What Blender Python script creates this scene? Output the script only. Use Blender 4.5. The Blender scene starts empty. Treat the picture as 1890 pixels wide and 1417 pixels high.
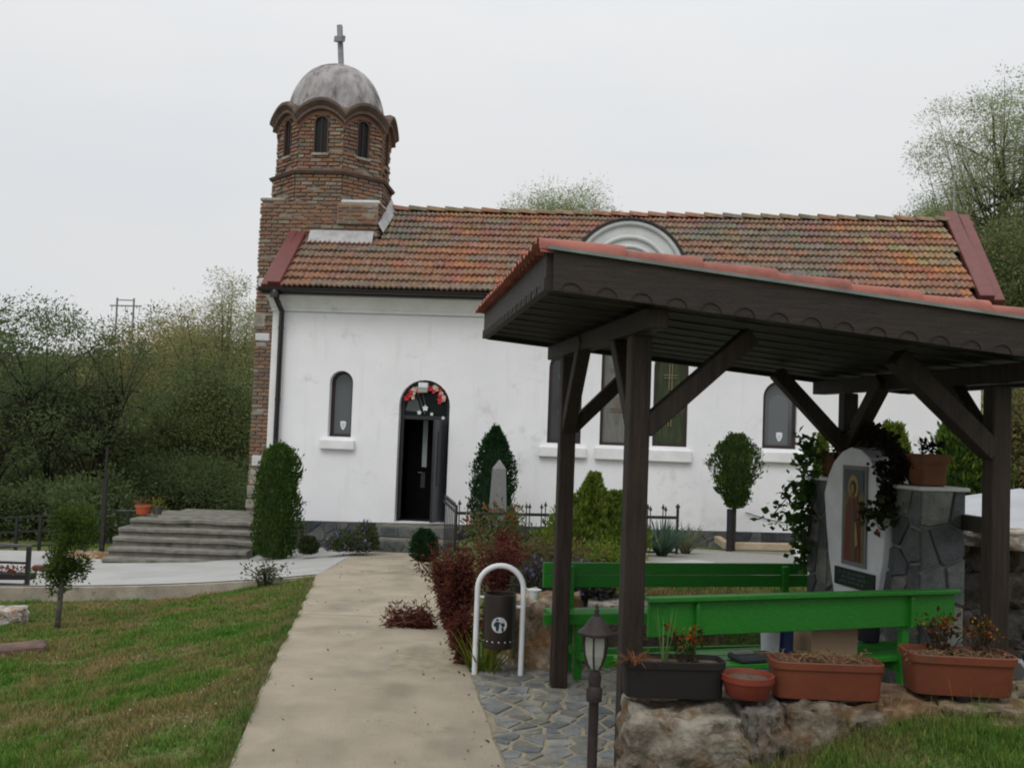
import bpy, bmesh, math, random
import numpy as np
from mathutils import Vector, Matrix, noise
R = math.radians
rnd = random.Random(7)
C = bpy.context.scene.collection
scn = bpy.context.scene

# ------------------------------------------------------------------ camera, sky, sun, exposure
EYE = Vector((0, 0, 1.66)); FPX = 1850.0
PITCH = math.atan(86.5 / FPX); ROLL = 0.037
Fw = Vector((0, math.cos(PITCH), math.sin(PITCH)))
r0 = Vector((1, 0, 0)); u0 = r0.cross(Fw)
Xi = r0 * math.cos(ROLL) + u0 * math.sin(ROLL)
Yi = u0 * math.cos(ROLL) - r0 * math.sin(ROLL)
cam_data = bpy.data.cameras.new('camera'); cam = bpy.data.objects.new('camera', cam_data); C.objects.link(cam)
cam.matrix_world = Matrix(((Xi.x, Yi.x, -Fw.x, EYE.x), (Xi.y, Yi.y, -Fw.y, EYE.y), (Xi.z, Yi.z, -Fw.z, EYE.z), (0, 0, 0, 1)))
cam_data.sensor_width = 36; cam_data.lens = FPX / 1890 * 36
cam_data.clip_start = 0.05; cam_data.clip_end = 5000
scn.camera = cam

SUN_EL, SUN_AZ = R(50), R(200)      # azimuth from +Y clockwise: behind and left of the camera
world = bpy.data.worlds.new('World'); scn.world = world; world.use_nodes = True
wn = world.node_tree; wn.nodes.clear()
def wnode(t, **k):
    n = wn.nodes.new(t)
    for a, b in k.items(): setattr(n, a, b)
    return n
sky = wnode('ShaderNodeTexSky', sky_type='NISHITA', sun_disc=False, sun_elevation=SUN_EL, sun_rotation=SUN_AZ)
b1 = wnode('ShaderNodeBackground'); b1.inputs[1].default_value = 0.07
wn.links.new(sky.outputs[0], b1.inputs[0])
tc = wnode('ShaderNodeTexCoord'); sep = wnode('ShaderNodeSeparateXYZ'); wn.links.new(tc.outputs['Generated'], sep.inputs[0])
nz = wnode('ShaderNodeTexNoise'); nz.inputs['Scale'].default_value = 2.2; nz.inputs['Detail'].default_value = 5
mp = wnode('ShaderNodeMapping'); mp.inputs['Scale'].default_value = (1, 1, 3.5)
wn.links.new(tc.outputs['Generated'], mp.inputs[0]); wn.links.new(mp.outputs[0], nz.inputs['Vector'])
ramp = wnode('ShaderNodeValToRGB'); ramp.color_ramp.elements[0].position = .35; ramp.color_ramp.elements[1].position = .68
ramp.color_ramp.elements[0].color = (.765, .79, .815, 1); ramp.color_ramp.elements[1].color = (.83, .825, .82, 1)
wn.links.new(nz.outputs[0], ramp.inputs[0])
pw = wnode('ShaderNodeMath', operation='POWER'); pw.inputs[1].default_value = 2.0
mx = wnode('ShaderNodeMath', operation='MAXIMUM'); mx.inputs[1].default_value = 0.0
wn.links.new(sep.outputs[2], mx.inputs[0]); wn.links.new(mx.outputs[0], pw.inputs[0])
ma = wnode('ShaderNodeMath', operation='MULTIPLY_ADD'); ma.inputs[1].default_value = 1.0; ma.inputs[2].default_value = .87
wn.links.new(pw.outputs[0], ma.inputs[0])
b2 = wnode('ShaderNodeBackground'); wn.links.new(ramp.outputs[0], b2.inputs[0]); wn.links.new(ma.outputs[0], b2.inputs[1])
ms = wnode('ShaderNodeMixShader'); ms.inputs[0].default_value = .93
wn.links.new(b1.outputs[0], ms.inputs[1]); wn.links.new(b2.outputs[0], ms.inputs[2])
wo = wnode('ShaderNodeOutputWorld'); wn.links.new(ms.outputs[0], wo.inputs[0])
sd = bpy.data.lights.new('sun', 'SUN'); sd.energy = 0.85; sd.angle = R(28); sd.color = (1, .97, .93)
so = bpy.data.objects.new('sun', sd); C.objects.link(so)
sdir = Vector((math.sin(SUN_AZ) * math.cos(SUN_EL), math.cos(SUN_AZ) * math.cos(SUN_EL), math.sin(SUN_EL)))
so.rotation_euler = sdir.to_track_quat('Z', 'Y').to_euler(); so.location = sdir * 50
scn.view_settings.view_transform = 'Standard'; scn.view_settings.look = 'None'
scn.view_settings.exposure = 0.1; scn.view_settings.gamma = 1; scn.view_settings.use_curve_mapping = False
scn.render.engine = 'CYCLES'
scn.cycles.max_bounces = 6; scn.cycles.diffuse_bounces = 4; scn.cycles.glossy_bounces = 2
scn.cycles.transparent_max_bounces = 6; scn.cycles.use_denoising = True
scn.render.filter_size = 2.0; scn.cycles.pixel_filter_type = 'BLACKMAN_HARRIS'; scn.cycles.filter_width = 2.0

# ------------------------------------------------------------------ survey helpers (a sight line to a place)
def ray(px, py): return Fw + Xi * ((px - 945) / FPX) - Yi * ((py - 708.5) / FPX)
def P(px, py, d):
    r = ray(px, py); return EYE + r * (d / r.y)

# ------------------------------------------------------------------ mesh builder
class MB:
    def __init__(s): s.v = []; s.f = []; s.c = []; s.usec = False
    def add(s, vs, fs, col=None, M=None):
        o = len(s.v)
        for p in vs:
            p = Vector(p)
            s.v.append(tuple(M @ p) if M is not None else tuple(p))
            s.c.append((*col, 1) if col else (1, 1, 1, 1))
        if col: s.usec = True
        s.f.extend([tuple(i + o for i in f) for f in fs]); return s
    def box(s, a, b, M=None, col=None):
        x0, y0, z0 = a; x1, y1, z1 = b
        return s.add([(x0,y0,z0),(x1,y0,z0),(x1,y1,z0),(x0,y1,z0),(x0,y0,z1),(x1,y0,z1),(x1,y1,z1),(x0,y1,z1)],
              [(0,3,2,1),(4,5,6,7),(0,1,5,4),(1,2,6,5),(2,3,7,6),(3,0,4,7)], col, M)
    def beam(s, p, q, w, h, up=(0,0,1), col=None):     # rectangular bar from p to q
        p = Vector(p); q = Vector(q); d = (q - p); L = d.length; d.normalize()
        upv = Vector(up)
        if abs(d.dot(upv)) > .98: upv = Vector((0, 1, 0)) if abs(d.y) < .9 else Vector((1, 0, 0))
        x = d.cross(upv).normalized(); z = x.cross(d).normalized()
        vs = []
        for t in (p, q):
            for i, j in ((-1,-1),(1,-1),(1,1),(-1,1)): vs.append(t + x * i * w / 2 + z * j * h / 2)
        return s.add(vs, [(0,1,2,3),(7,6,5,4),(0,4,5,1),(1,5,6,2),(2,6,7,3),(3,7,4,0)], col)
    def tube(s, pts, rad, n=6, cap=True, col=None):
        pts = [Vector(p) for p in pts]
        if not hasattr(rad, '__len__'): rad = [rad] * len(pts)
        vs = []; fs = []
        prev = None
        for i, p in enumerate(pts):
            d = (pts[min(i + 1, len(pts) - 1)] - pts[max(i - 1, 0)])
            if d.length < 1e-9: d = Vector((0, 0, 1))
            d.normalize()
            if prev is None:
                a = Vector((0, 0, 1)) if abs(d.z) < .9 else Vector((1, 0, 0))
                x = d.cross(a).normalized()
            else:
                x = (prev - d * prev.dot(d)).normalized()
            prev = x; y = d.cross(x)
            for k in range(n):
                an = 2 * math.pi * k / n
                vs.append(p + (x * math.cos(an) + y * math.sin(an)) * rad[i])
        for i in range(len(pts) - 1):
            for k in range(n):
                fs.append((i*n+k, i*n+(k+1)%n, (i+1)*n+(k+1)%n, (i+1)*n+k))
        if cap: fs.append(tuple(range(n-1, -1, -1))); fs.append(tuple((len(pts)-1)*n + k for k in range(n)))
        return s.add(vs, fs, col)
    def lathe(s, prof, n=24, M=None, col=None, a0=0):
        vs = []; fs = []
        for r, z in prof:
            for k in range(n):
                an = a0 + 2 * math.pi * k / n; vs.append((r * math.cos(an), r * math.sin(an), z))
        for i in range(len(prof) - 1):
            for k in range(n): fs.append((i*n+k, i*n+(k+1)%n, (i+1)*n+(k+1)%n, (i+1)*n+k))
        fs.append(tuple(range(n-1, -1, -1))); fs.append(tuple((len(prof)-1)*n + k for k in range(n)))
        return s.add(vs, fs, col, M)
    def prism(s, poly, a, b, M=None, shrink=0.0, col=None):   # poly in (x,z), extruded in y from a (front, shrunk) to b (back)
        n = len(poly); cx = sum(p[0] for p in poly)/n; cz = sum(p[1] for p in poly)/n
        area = sum(poly[i][0]*poly[(i+1)%n][1]-poly[(i+1)%n][0]*poly[i][1] for i in range(n))
        if area < 0: poly = poly[::-1]
        fr = []
        for x, z in poly:
            l = math.hypot(x-cx, z-cz) or 1; k = max(0, (l - shrink)/l); fr.append((cx+(x-cx)*k, a, cz+(z-cz)*k))
        mid = a + (b-a)*.35 if shrink else a
        vs = fr + [(x, mid, z) for x, z in poly] + [(x, b, z) for x, z in poly]
        fs = [tuple(range(n))]
        st = [(0, n), (n, 2*n)] if shrink else [(0, 2*n)]
        for p0, p1 in st:
            for i in range(n): fs.append((p0+i, p1+i, p1+(i+1)%n, p0+(i+1)%n))
        return s.add(vs, fs, col, M)
    def mesh(s, name):
        me = bpy.data.meshes.new(name); me.from_pydata(s.v, [], s.f)
        if s.usec:
            at = me.attributes.new('tint', 'FLOAT_COLOR', 'POINT'); at.data.foreach_set('color', np.array(s.c, 'f').ravel())
        me.update(); return me
    def build(s, name, m, parent=None, smooth=False, bevel=0, seg=1, loc=None, rot=None):
        o = bpy.data.objects.new(name, s.mesh(name)); C.objects.link(o)
        if m: o.data.materials.append(m)
        if smooth:
            for p in o.data.polygons: p.use_smooth = True
            if smooth == 'auto': 
                o.data.polygons.foreach_set('use_smooth', [True]*len(o.data.polygons))
                bm = bmesh.new(); bm.from_mesh(o.data)
                for e in bm.edges:
                    if len(e.link_faces) == 2 and e.calc_face_angle() > R(38): e.smooth = False
                bm.to_mesh(o.data); bm.free()
        if bevel:
            b = o.modifiers.new('bevel', 'BEVEL'); b.width = bevel; b.segments = seg; b.limit_method = 'ANGLE'; b.angle_limit = R(40)
        if parent: o.parent = parent
        if loc is not None: o.location = loc
        if rot is not None: o.rotation_euler = rot
        return o
def tag(o, label=None, cat=None, group=None, kind=None):
    if label: o['label'] = label
    if cat: o['category'] = cat
    if group: o['group'] = group
    if kind: o['kind'] = kind
    return o
def empty(name, loc=(0,0,0), rz=0, label=None, cat=None, group=None):
    o = bpy.data.objects.new(name, None); C.objects.link(o); o.location = loc; o.rotation_euler = (0, 0, rz)
    o.empty_display_size = .2
    return tag(o, label, cat, group)
def inst(name, me, parent=None, M=None, m=None):
    o = bpy.data.objects.new(name, me); C.objects.link(o)
    if parent: o.parent = parent
    if M is not None: o.matrix_basis = M
    return o

# ------------------------------------------------------------------ materials
MATS = {}
def mat(name, c1, c2=None, scale=4.0, rough=.8, bump=0.0, bscale=40.0, spec=.3, attr=False, metal=0.0, detail=6,
        c3=None, s3=1.0, p3=.6, stretch=None, trans=0.0, wave=None):
    m = bpy.data.materials.new(name); m.use_nodes = True; nt = m.node_tree; n = nt.nodes; L = nt.links
    b = n['Principled BSDF']; b.inputs['Roughness'].default_value = rough; b.inputs['Metallic'].default_value = metal
    b.inputs['Specular IOR Level'].default_value = spec
    g = n.new('ShaderNodeNewGeometry'); vec = g.outputs['Position']
    if stretch:
        t = n.new('ShaderNodeTexCoord'); mpn = n.new('ShaderNodeMapping'); mpn.inputs['Scale'].default_value = stretch
        L.new(t.outputs['Object'], mpn.inputs[0]); vec = mpn.outputs[0]
    c2 = c2 or tuple(x * .8 for x in c1)
    nn = n.new('ShaderNodeTexNoise'); nn.inputs['Scale'].default_value = scale; nn.inputs['Detail'].default_value = detail
    nn.inputs['Roughness'].default_value = .62
    L.new(vec, nn.inputs['Vector'])
    rr = n.new('ShaderNodeValToRGB'); rr.color_ramp.elements[0].position = .36; rr.color_ramp.elements[1].position = .64
    rr.color_ramp.elements[0].color = (*c1, 1); rr.color_ramp.elements[1].color = (*c2, 1)
    L.new(nn.outputs[0], rr.inputs[0]); out = rr.outputs[0]
    if c3:
        n3 = n.new('ShaderNodeTexNoise'); n3.inputs['Scale'].default_value = s3; n3.inputs['Detail'].default_value = 8
        n3.inputs['Roughness'].default_value = .7
        L.new(vec, n3.inputs['Vector'])
        r3 = n.new('ShaderNodeValToRGB'); r3.color_ramp.elements[0].position = p3; r3.color_ramp.elements[1].position = p3 + .12
        L.new(n3.outputs[0], r3.inputs[0])
        mm = n.new('ShaderNodeMix'); mm.data_type = 'RGBA'; L.new(r3.outputs[0], mm.inputs[0]); L.new(out, mm.inputs[6])
        mm.inputs[7].default_value = (*c3, 1); out = mm.outputs[2]
    if attr:
        at = n.new('ShaderNodeAttribute'); at.attribute_name = 'tint'
        m2 = n.new('ShaderNodeMix'); m2.data_type = 'RGBA'; m2.blend_type = 'MULTIPLY'; m2.inputs[0].default_value = 1
        L.new(out, m2.inputs[6]); L.new(at.outputs['Color'], m2.inputs[7]); out = m2.outputs[2]
    L.new(out, b.inputs['Base Color'])
    if bump:
        bn = n.new('ShaderNodeTexNoise'); bn.inputs['Scale'].default_value = bscale; bn.inputs['Detail'].default_value = 5
        L.new(vec, bn.inputs['Vector'])
        bb = n.new('ShaderNodeBump'); bb.inputs['Strength'].default_value = bump; bb.inputs['Distance'].default_value = .02
        L.new(bn.outputs[0], bb.inputs['Height']); L.new(bb.outputs[0], b.inputs['Normal'])
    if trans:
        tr = n.new('ShaderNodeBsdfTranslucent'); L.new(out, tr.inputs[0])
        mxs = n.new('ShaderNodeMixShader'); mxs.inputs[0].default_value = trans
        L.new(b.outputs[0], mxs.inputs[1]); L.new(tr.outputs[0], mxs.inputs[2])
        L.new(mxs.outputs[0], n['Material Output'].inputs[0])
    MATS[name] = m; return m
def glassy(name, col, rough=.08, spec=.6):
    m = bpy.data.materials.new(name); m.use_nodes = True; b = m.node_tree.nodes['Principled BSDF']
    b.inputs['Base Color'].default_value = (*col, 1); b.inputs['Roughness'].default_value = rough
    b.inputs['Specular IOR Level'].default_value = spec; return m
WHITE = mat('white_limewash', (.84,.84,.86), (.79,.79,.815), 1.3, .9, .12, 25, .2, c3=(.66,.66,.66), s3=1.7, p3=.58)
def streaks(m, col, fac, sc=(5,5,.5), lo=.56, hi=.75):
    nt = m.node_tree; n = nt.nodes; L = nt.links; b = n['Principled BSDF']; src = b.inputs['Base Color'].links[0].from_socket
    g = n.new('ShaderNodeNewGeometry'); mp_ = n.new('ShaderNodeMapping'); mp_.inputs['Scale'].default_value = sc; L.new(g.outputs['Position'], mp_.inputs[0])
    t = n.new('ShaderNodeTexNoise'); t.inputs['Scale'].default_value = 1.6; t.inputs['Detail'].default_value = 7; L.new(mp_.outputs[0], t.inputs['Vector'])
    r = n.new('ShaderNodeMapRange'); r.inputs[1].default_value = lo; r.inputs[2].default_value = hi; r.inputs[4].default_value = fac; L.new(t.outputs[0], r.inputs[0])
    mm = n.new('ShaderNodeMix'); mm.data_type = 'RGBA'; L.new(r.outputs[0], mm.inputs[0]); L.new(src, mm.inputs[6]); mm.inputs[7].default_value = (*col, 1); L.new(mm.outputs[2], b.inputs['Base Color'])
streaks(WHITE, (.60,.59,.57), .26)
WTRIM = mat('white_trim', (.80,.80,.80), (.70,.70,.70), 3, .85, .08, 20, .2, c3=(.42,.43,.44), s3=2.2, p3=.66)
WGREY = mat('weathered_white_trim', (.60,.61,.61), (.52,.53,.53), 3, .85, .1, 20, .2, c3=(.3,.3,.3), s3=3, p3=.7)
MORTAR = mat('mortar', (.34,.30,.25), (.22,.19,.16), 7, .95, .5, 40, .1)
BRICK = mat('brick', (1.08,1.14,1.16), (.82,.86,.88), 12, .9, .5, 60, .15, attr=True, c3=(.4,.42,.38), s3=2.5, p3=.63)
STONE_L = mat('old_limestone', (.36,.33,.28), (.22,.2,.17), 6, .95, .6, 30, .15, c3=(.45,.44,.41), s3=4, p3=.6)
TILE = mat('roof_tile', (1.08,1.18,1.16), (.66,.74,.78), 9, .88, .5, 50, .15, attr=True, c3=(.62,.64,.60), s3=3.5, p3=.54)
NTILE = mat('new_roof_tile', (.36,.13,.10), (.26,.09,.068), 7, .7, .15, 60, .3, attr=True, c3=(.16,.09,.07), s3=7, p3=.58)
REDMET = mat('red_painted_metal', (.15,.04,.033), (.115,.032,.028), 4, .55, .1, 20, .4, c3=(.1,.03,.026), s3=3)
GUTTER = mat('dark_brown_gutter', (.012,.009,.009), (.018,.013,.013), 3, .35, 0, 20, .5)
DOME = mat('stained_dome_plaster', (.40,.385,.385), (.22,.20,.20), 3.6, .9, .35, 22, .15, c3=(.10,.09,.09), s3=3.2, p3=.52, stretch=(1.3,1.3,.4))
CONC_D = mat('old_concrete', (.215,.205,.175), (.13,.125,.105), 5, .95, .5, 40, .15, c3=(.09,.095,.07), s3=3.5, p3=.54)
DWOOD = mat('dark_stained_wood', (.018,.0125,.010), (.040,.027,.020), 3, .55, .5, 30, .28, stretch=(16,16,1.2), c3=(.065,.040,.027), s3=2.4, p3=.60)
DWOODH = mat('dark_stained_board', (.020,.0145,.012), (.038,.027,.022), 3, .55, .4, 30, .3, c3=(.12,.09,.065), s3=2.6, p3=.62, stretch=(1.6,1.6,24))
CEIL = mat('dark_ceiling_board', (.012,.0105,.010), (.018,.016,.015), 3, .6, .2, 30, .2, stretch=(2,12,12))
GREEN = mat('green_gloss_paint', (.013,.145,.011), (.019,.185,.015), 7, .42, .2, 20, .35, stretch=(2,12,12), c3=(.012,.11,.02), s3=2, p3=.66)
PATHC = mat('path_concrete', (.355,.31,.235), (.285,.247,.187), 1.9, .95, .35, 60, .15, c3=(.21,.182,.145), s3=2.4, p3=.60, detail=9)
PAVEW = mat('white_concrete', (.39,.39,.375), (.33,.33,.315), 1.2, .92, .2, 50, .15, c3=(.27,.27,.25), s3=1.5, p3=.6)
streaks(PATHC, (.17,.15,.12), .6, (1.4,.8,1), .5, .72)
PATHE = mat('kerb_concrete', (.36,.32,.26), (.24,.21,.17), 3, .95, .5, 40, .15, c3=(.12,.115,.08), s3=2, p3=.58)
SLATE = mat('grey_slate', (1.1,1.1,1.05), (.58,.6,.6), 7, .78, .6, 50, .3, attr=True)
GROUT = mat('sandy_grout', (.33,.295,.21), (.24,.21,.155), 10, .95, .5, 80, .1)
GROUTG = mat('grey_grout', (.2,.2,.185), (.14,.14,.13), 10, .95, .4, 60, .1)
BLACKM = mat('black_iron', (.012,.012,.014), (.02,.018,.018), 5, .5, 0, 20, .4)
BROWNM = mat('brown_cast_metal', (.018,.012,.012), (.034,.023,.021), 8, .55, .2, 60, .3)
WHITEM = mat('white_enamel', (.72,.74,.76), (.62,.64,.66), 4, .35, 0, 20, .5)
TERRA = mat('terracotta_plastic', (.155,.043,.020), (.12,.034,.017), 5, .5, .1, 30, .35, c3=(.085,.055,.035), s3=5, p3=.58)
BLACKP = mat('dark_plastic', (.008,.006,.006), (.012,.009,.009), 4, .7, .05, 30, .4)
SOIL = mat('dry_soil', (.09,.065,.045), (.15,.115,.08), 20, 1, .8, 60, .1)
ROCK = mat('field_stone', (1.25,1.25,1.25), (.38,.35,.32), 8, .95, 1.0, 30, .12, attr=True, c3=(.62,.42,.25), s3=4.5, p3=.5, detail=12)
BARK = mat('bark', (.06,.05,.042), (.035,.03,.026), 8, .95, .7, 40, .1)
LEAF = mat('leaf', (1.12,1.12,1.12), (.82,.82,.82), .8, .85, 0, 10, .08, attr=True, trans=.5)
FRAME = mat('dark_window_frame', (.03,.016,.016), (.04,.022,.02), 5, .4, 0, 10, .4)
DOORM = mat('dark_door_frame', (.013,.013,.015), (.02,.02,.022), 5, .35, 0, 10, .5)
GOLD = mat('gold_paint', (.20,.17,.09), (.16,.13,.07), 5, .4, 0, 10, .5)
CURT = mat('pale_curtain', (.2,.2,.19), (.13,.13,.12), 6, .9, 0, 10, .1, stretch=(18,1,.6))
CURTG = mat('green_curtain', (.07,.085,.045), (.03,.04,.025), 5, .9, 0, 10, .1, stretch=(14,1,.6), c3=(.17,.17,.14), s3=2.2, p3=.6)
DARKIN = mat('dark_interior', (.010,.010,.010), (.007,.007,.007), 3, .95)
GLASSL = glassy('grey_window_glass', (.085,.095,.1), .12)
GLASSD = glassy('dark_window_glass', (.02,.024,.025), .1)
LAMPG = glassy('frosted_lamp_glass', (.27,.28,.25), .3, .5)
CARD = mat('cardboard', (.32,.22,.14), (.27,.185,.12), 4, .9)
BLUE = mat('blue_plastic', (.02,.035,.12), (.025,.04,.14), 4, .5)
GRANITE = mat('grey_granite', (.20,.20,.20), (.155,.155,.155), 30, .7, .2, 60, .3)
ICONBG = mat('icon_ground', (.15,.12,.055), (.07,.07,.06), 9, .6)
ICONR = mat('icon_red_robe', (.14,.028,.018), (.09,.03,.02), 12, .6, c3=(.16,.10,.04), s3=14, p3=.58)
ICONG = mat('icon_gold', (.30,.2,.06), (.22,.15,.05), 12, .5)
PLAQUE = mat('green_marble_plaque', (.008,.018,.014), (.014,.028,.022), 14, .3, 0, 10, .5)
PLTXT = mat('plaque_letters', (.09,.12,.11), (.07,.1,.09), 14, .6)
def simple(name, col, rough=.7): return mat(name, col, tuple(x*.85 for x in col), 6, rough)
FRED = simple('red_petals', (.5,.03,.035)); FPINK = simple('cream_petals', (.62,.5,.4)); FPURP = simple('purple_petals', (.14,.09,.3))

# ground material: dry and green patches, by place
def ground_mat(name, blade):
    m = bpy.data.materials.new(name); m.use_nodes = True; nt = m.node_tree; n = nt.nodes; L = nt.links
    b = n['Principled BSDF']; b.inputs['Roughness'].default_value = .85 if not blade else .6
    b.inputs['Specular IOR Level'].default_value = .15
    g = n.new('ShaderNodeNewGeometry')
    mpn = n.new('ShaderNodeMapping'); mpn.inputs['Scale'].default_value = (1.5, 1.1, 0); L.new(g.outputs['Position'], mpn.inputs[0])
    a = n.new('ShaderNodeTexNoise'); a.inputs['Scale'].default_value = .9; a.inputs['Detail'].default_value = 9; a.inputs['Roughness'].default_value = .74; a.inputs['Distortion'].default_value = .6
    L.new(mpn.outputs[0], a.inputs['Vector'])
    r = n.new('ShaderNodeValToRGB'); e = r.color_ramp.elements
    k = 1.42 if blade else 1.0
    e[0].position = .39; e[0].color = (.058*k, .132*k, .024*k, 1); e[1].position = .66; e[1].color = (.205*k, .155*k, .085*k, 1)
    x = e.new(.46); x.color = (.085*k, .138*k, .032*k, 1); x = e.new(.53); x.color = (.135*k, .135*k, .06*k, 1)
    L.new(a.outputs[0], r.inputs[0]); out = r.outputs[0]
    c = n.new('ShaderNodeTexNoise'); c.inputs['Scale'].default_value = 40; c.inputs['Detail'].default_value = 3; L.new(g.outputs['Position'], c.inputs['Vector'])
    cr = n.new('ShaderNodeValToRGB'); cr.color_ramp.elements[0].color = (.45,.45,.45,1); cr.color_ramp.elements[1].color = (1.35,1.3,1.25,1)
    cr.color_ramp.elements[0].position = .3; cr.color_ramp.elements[1].position = .7
    L.new(c.outputs[0], cr.inputs[0])
    mm = n.new('ShaderNodeMix'); mm.data_type = 'RGBA'; mm.blend_type = 'MULTIPLY'; mm.inputs[0].default_value = 1
    L.new(out, mm.inputs[6]); L.new(cr.outputs[0], mm.inputs[7]); out = mm.outputs[2]
    if blade:
        at = n.new('ShaderNodeAttribute'); at.attribute_name = 'tint'
        m2 = n.new('ShaderNodeMix'); m2.data_type = 'RGBA'; m2.blend_type = 'MULTIPLY'; m2.inputs[0].default_value = 1
        L.new(out, m2.inputs[6]); L.new(at.outputs['Color'], m2.inputs[7]); out = m2.outputs[2]
        tr = n.new('ShaderNodeBsdfTranslucent'); L.new(out, tr.inputs[0]); mxs = n.new('ShaderNodeMixShader'); mxs.inputs[0].default_value = .3
        L.new(b.outputs[0], mxs.inputs[1]); L.new(tr.outputs[0], mxs.inputs[2]); L.new(mxs.outputs[0], n['Material Output'].inputs[0])
    else:
        bb = n.new('ShaderNodeBump'); bb.inputs['Strength'].default_value = .6; bb.inputs['Distance'].default_value = .03
        L.new(c.outputs[0], bb.inputs['Height']); L.new(bb.outputs[0], b.inputs['Normal'])
    L.new(out, b.inputs['Base Color']); return m
GROUND = ground_mat('turf_ground', False); BLADE = ground_mat('grass_blade', True)

# ------------------------------------------------------------------ terrain
def interp(x, xs, ys): return float(np.interp(x, xs, ys))
def pz(y): return -.047 * max(0, min(y, 17.5) - 6.5)
def xl(y): return interp(y, [0, 4.87, 13.3, 17.5], [-.60, -1.286, -2.48, -2.59])
def xr(y): return interp(y, [0, 4.87, 6.85, 17.5], [.69, .056, -.207, -1.39])
def hdrop(d): return .4 * (1 - math.exp(-max(d, 0) / 2.8))
def sstep(a, b, x):
    t = max(0, min(1, (x - a) / (b - a))); return t * t * (3 - 2 * t)
def gz(x, y):
    if y > 22:
        base = gz(x, 21.99)
        far = np.interp(y, [22, 30, 60, 110, 180, 380, 800], [-.8, -3.0, -2.5, 5.0, 11.5, 21.0, 26])
        far += 1.2 * math.sin(x * .035 + y * .02) * sstep(60, 140, y)
        return base + (far - base) * sstep(22, 30, y)
    L, Rr = xl(y), xr(y)
    if x < L:
        d = L - x
        z = pz(y) - hdrop(d) - .02 - .16 * min(1, d / 2.0) * (1 if y < 13.6 else .6)
        z += .03 * noise.noise(Vector((x * .7, y * .7, 0)))
        if d < .12: z = pz(y) - .05
        return z - .3 * sstep(8, 14, d)
    if x > Rr:
        d = x - Rr
        # low terrace behind the far bench, falling towards the church
        bed = .36 - .062 * max(0, y - 7.6)
        bank = min(.50, .06 + .36 * (x - .62)) if x > .45 else -.03
        if y < 4.5: z = -.03 + (max(bank, -.03) + .03) * sstep(.52, .72, x)
        elif y < 4.75: z = -.05
        elif y < 7.55: z = -.05 + .5 * sstep(3.3, 4.2, x)
        else: z = pz(y) - .03 + (bed - pz(y) + .03) * sstep(.1, .75, d) * sstep(7.5, 7.7, y)
        return z
    return pz(y) - .05
def ground_hit(px, py, lo=2.5, hi=60, step=.02):
    d = lo
    r = ray(px, py)
    while d < hi:
        p = EYE + r * (d / r.y)
        if p.z <= gz(p.x, p.y): return p
        d += step
    return p
def grid(xs, ys, f, name, m, kind='structure'):
    vs = [(x, y, f(x, y)) for y in ys for x in xs]; nx = len(xs)
    fs = [(j*nx+i, j*nx+i+1, (j+1)*nx+i+1, (j+1)*nx+i) for j in range(len(ys)-1) for i in range(nx-1)]
    o = MB().add(vs, fs).build(name, m, smooth=True); return tag(o, kind=kind)
xs = sorted(set([round(v, 3) for v in list(np.arange(-12, 6.01, .12))] + [-900,-500,-300,-180,-110,-70,-48,-34,-25,-19,-15,7,8,9.5,11,13,16,20,26,34,45,60,90,150,250,450,800]))
ys = sorted(set([round(v, 3) for v in list(np.arange(0, 23, .12))] + [-40,-15,-6,-3,-1.5,4.5,4.51,4.75,4.76,7.55,7.56,24,25,26,28,30,33,37,42,48,55,62,70,80,90,100,110,125,140,160,180,210,250,300,340,380,420,500,650,900,1500]))
def gz2(x, y): return gz(x, max(y, 0)) - .012
tag(grid(xs, ys, gz2, 'ground', GROUND), 'grassy sloping ground running back to the far hill', kind='structure')

# path, with formed edges
def strip(name, m, ys, fl, fr, fz, th, n=6, label=None):
    mb = MB(); rows = []
    for y in ys:
        a, b = fl(y), fr(y)
        rows.append([(a + (b - a) * i / n, y, fz(a + (b - a) * i / n, y)) for i in range(n + 1)])
    vs = [p for r_ in rows for p in r_]; k = n + 1
    fs = [(j*k+i, j*k+i+1, (j+1)*k+i+1, (j+1)*k+i) for j in range(len(rows)-1) for i in range(n)]
    mb.add(vs, fs)
    for e, fl_ in ((0, 0), (n, 1)):
        sv = [r_[e] for r_ in rows] + [(r_[e][0], r_[e][1], r_[e][2] - th) for r_ in rows]; q = len(rows)
        f2 = [(i, i+1, q+i+1, q+i) for i in range(q-1)]
        if fl_: f2 = [f[::-1] for f in f2]
        mb.add(sv, f2)
    o = mb.build(name, m); tag(o, label, kind='structure'); return o
jl = lambda y: .012 * noise.noise(Vector((y * 3, 0, 0))); jr = lambda y: .02 * noise.noise(Vector((y * 2.3, 5, 0)))
strip('path', PATHC, list(np.arange(-2, 17.6, .25)), lambda y: xl(y) + jl(y), lambda y: xr(y) + jr(y), lambda x, y: pz(y) + .002 * math.sin(y * 2), .2, label='sandy concrete path leading to the church door')
path_o = bpy.data.objects['path']
for y in (9.6,):
    mb = MB(); N = 12; vs = []
    for i in range(N+1):
        x = xl(y) + .02 + (xr(y)-xl(y)-.04)*i/N; w_ = .006 + .004*noise.noise(Vector((x*9, y, 0))); yy = y + .02*noise.noise(Vector((x*2, y, 5)))
        vs += [(x, yy-w_, pz(yy)+.0045), (x, yy+w_, pz(yy)+.0045)]
    mb.add(vs, [(2*i, 2*i+2, 2*i+3, 2*i+1) for i in range(N)]).build('expansion_joint', MATS['kerb_concrete'], path_o)
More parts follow.
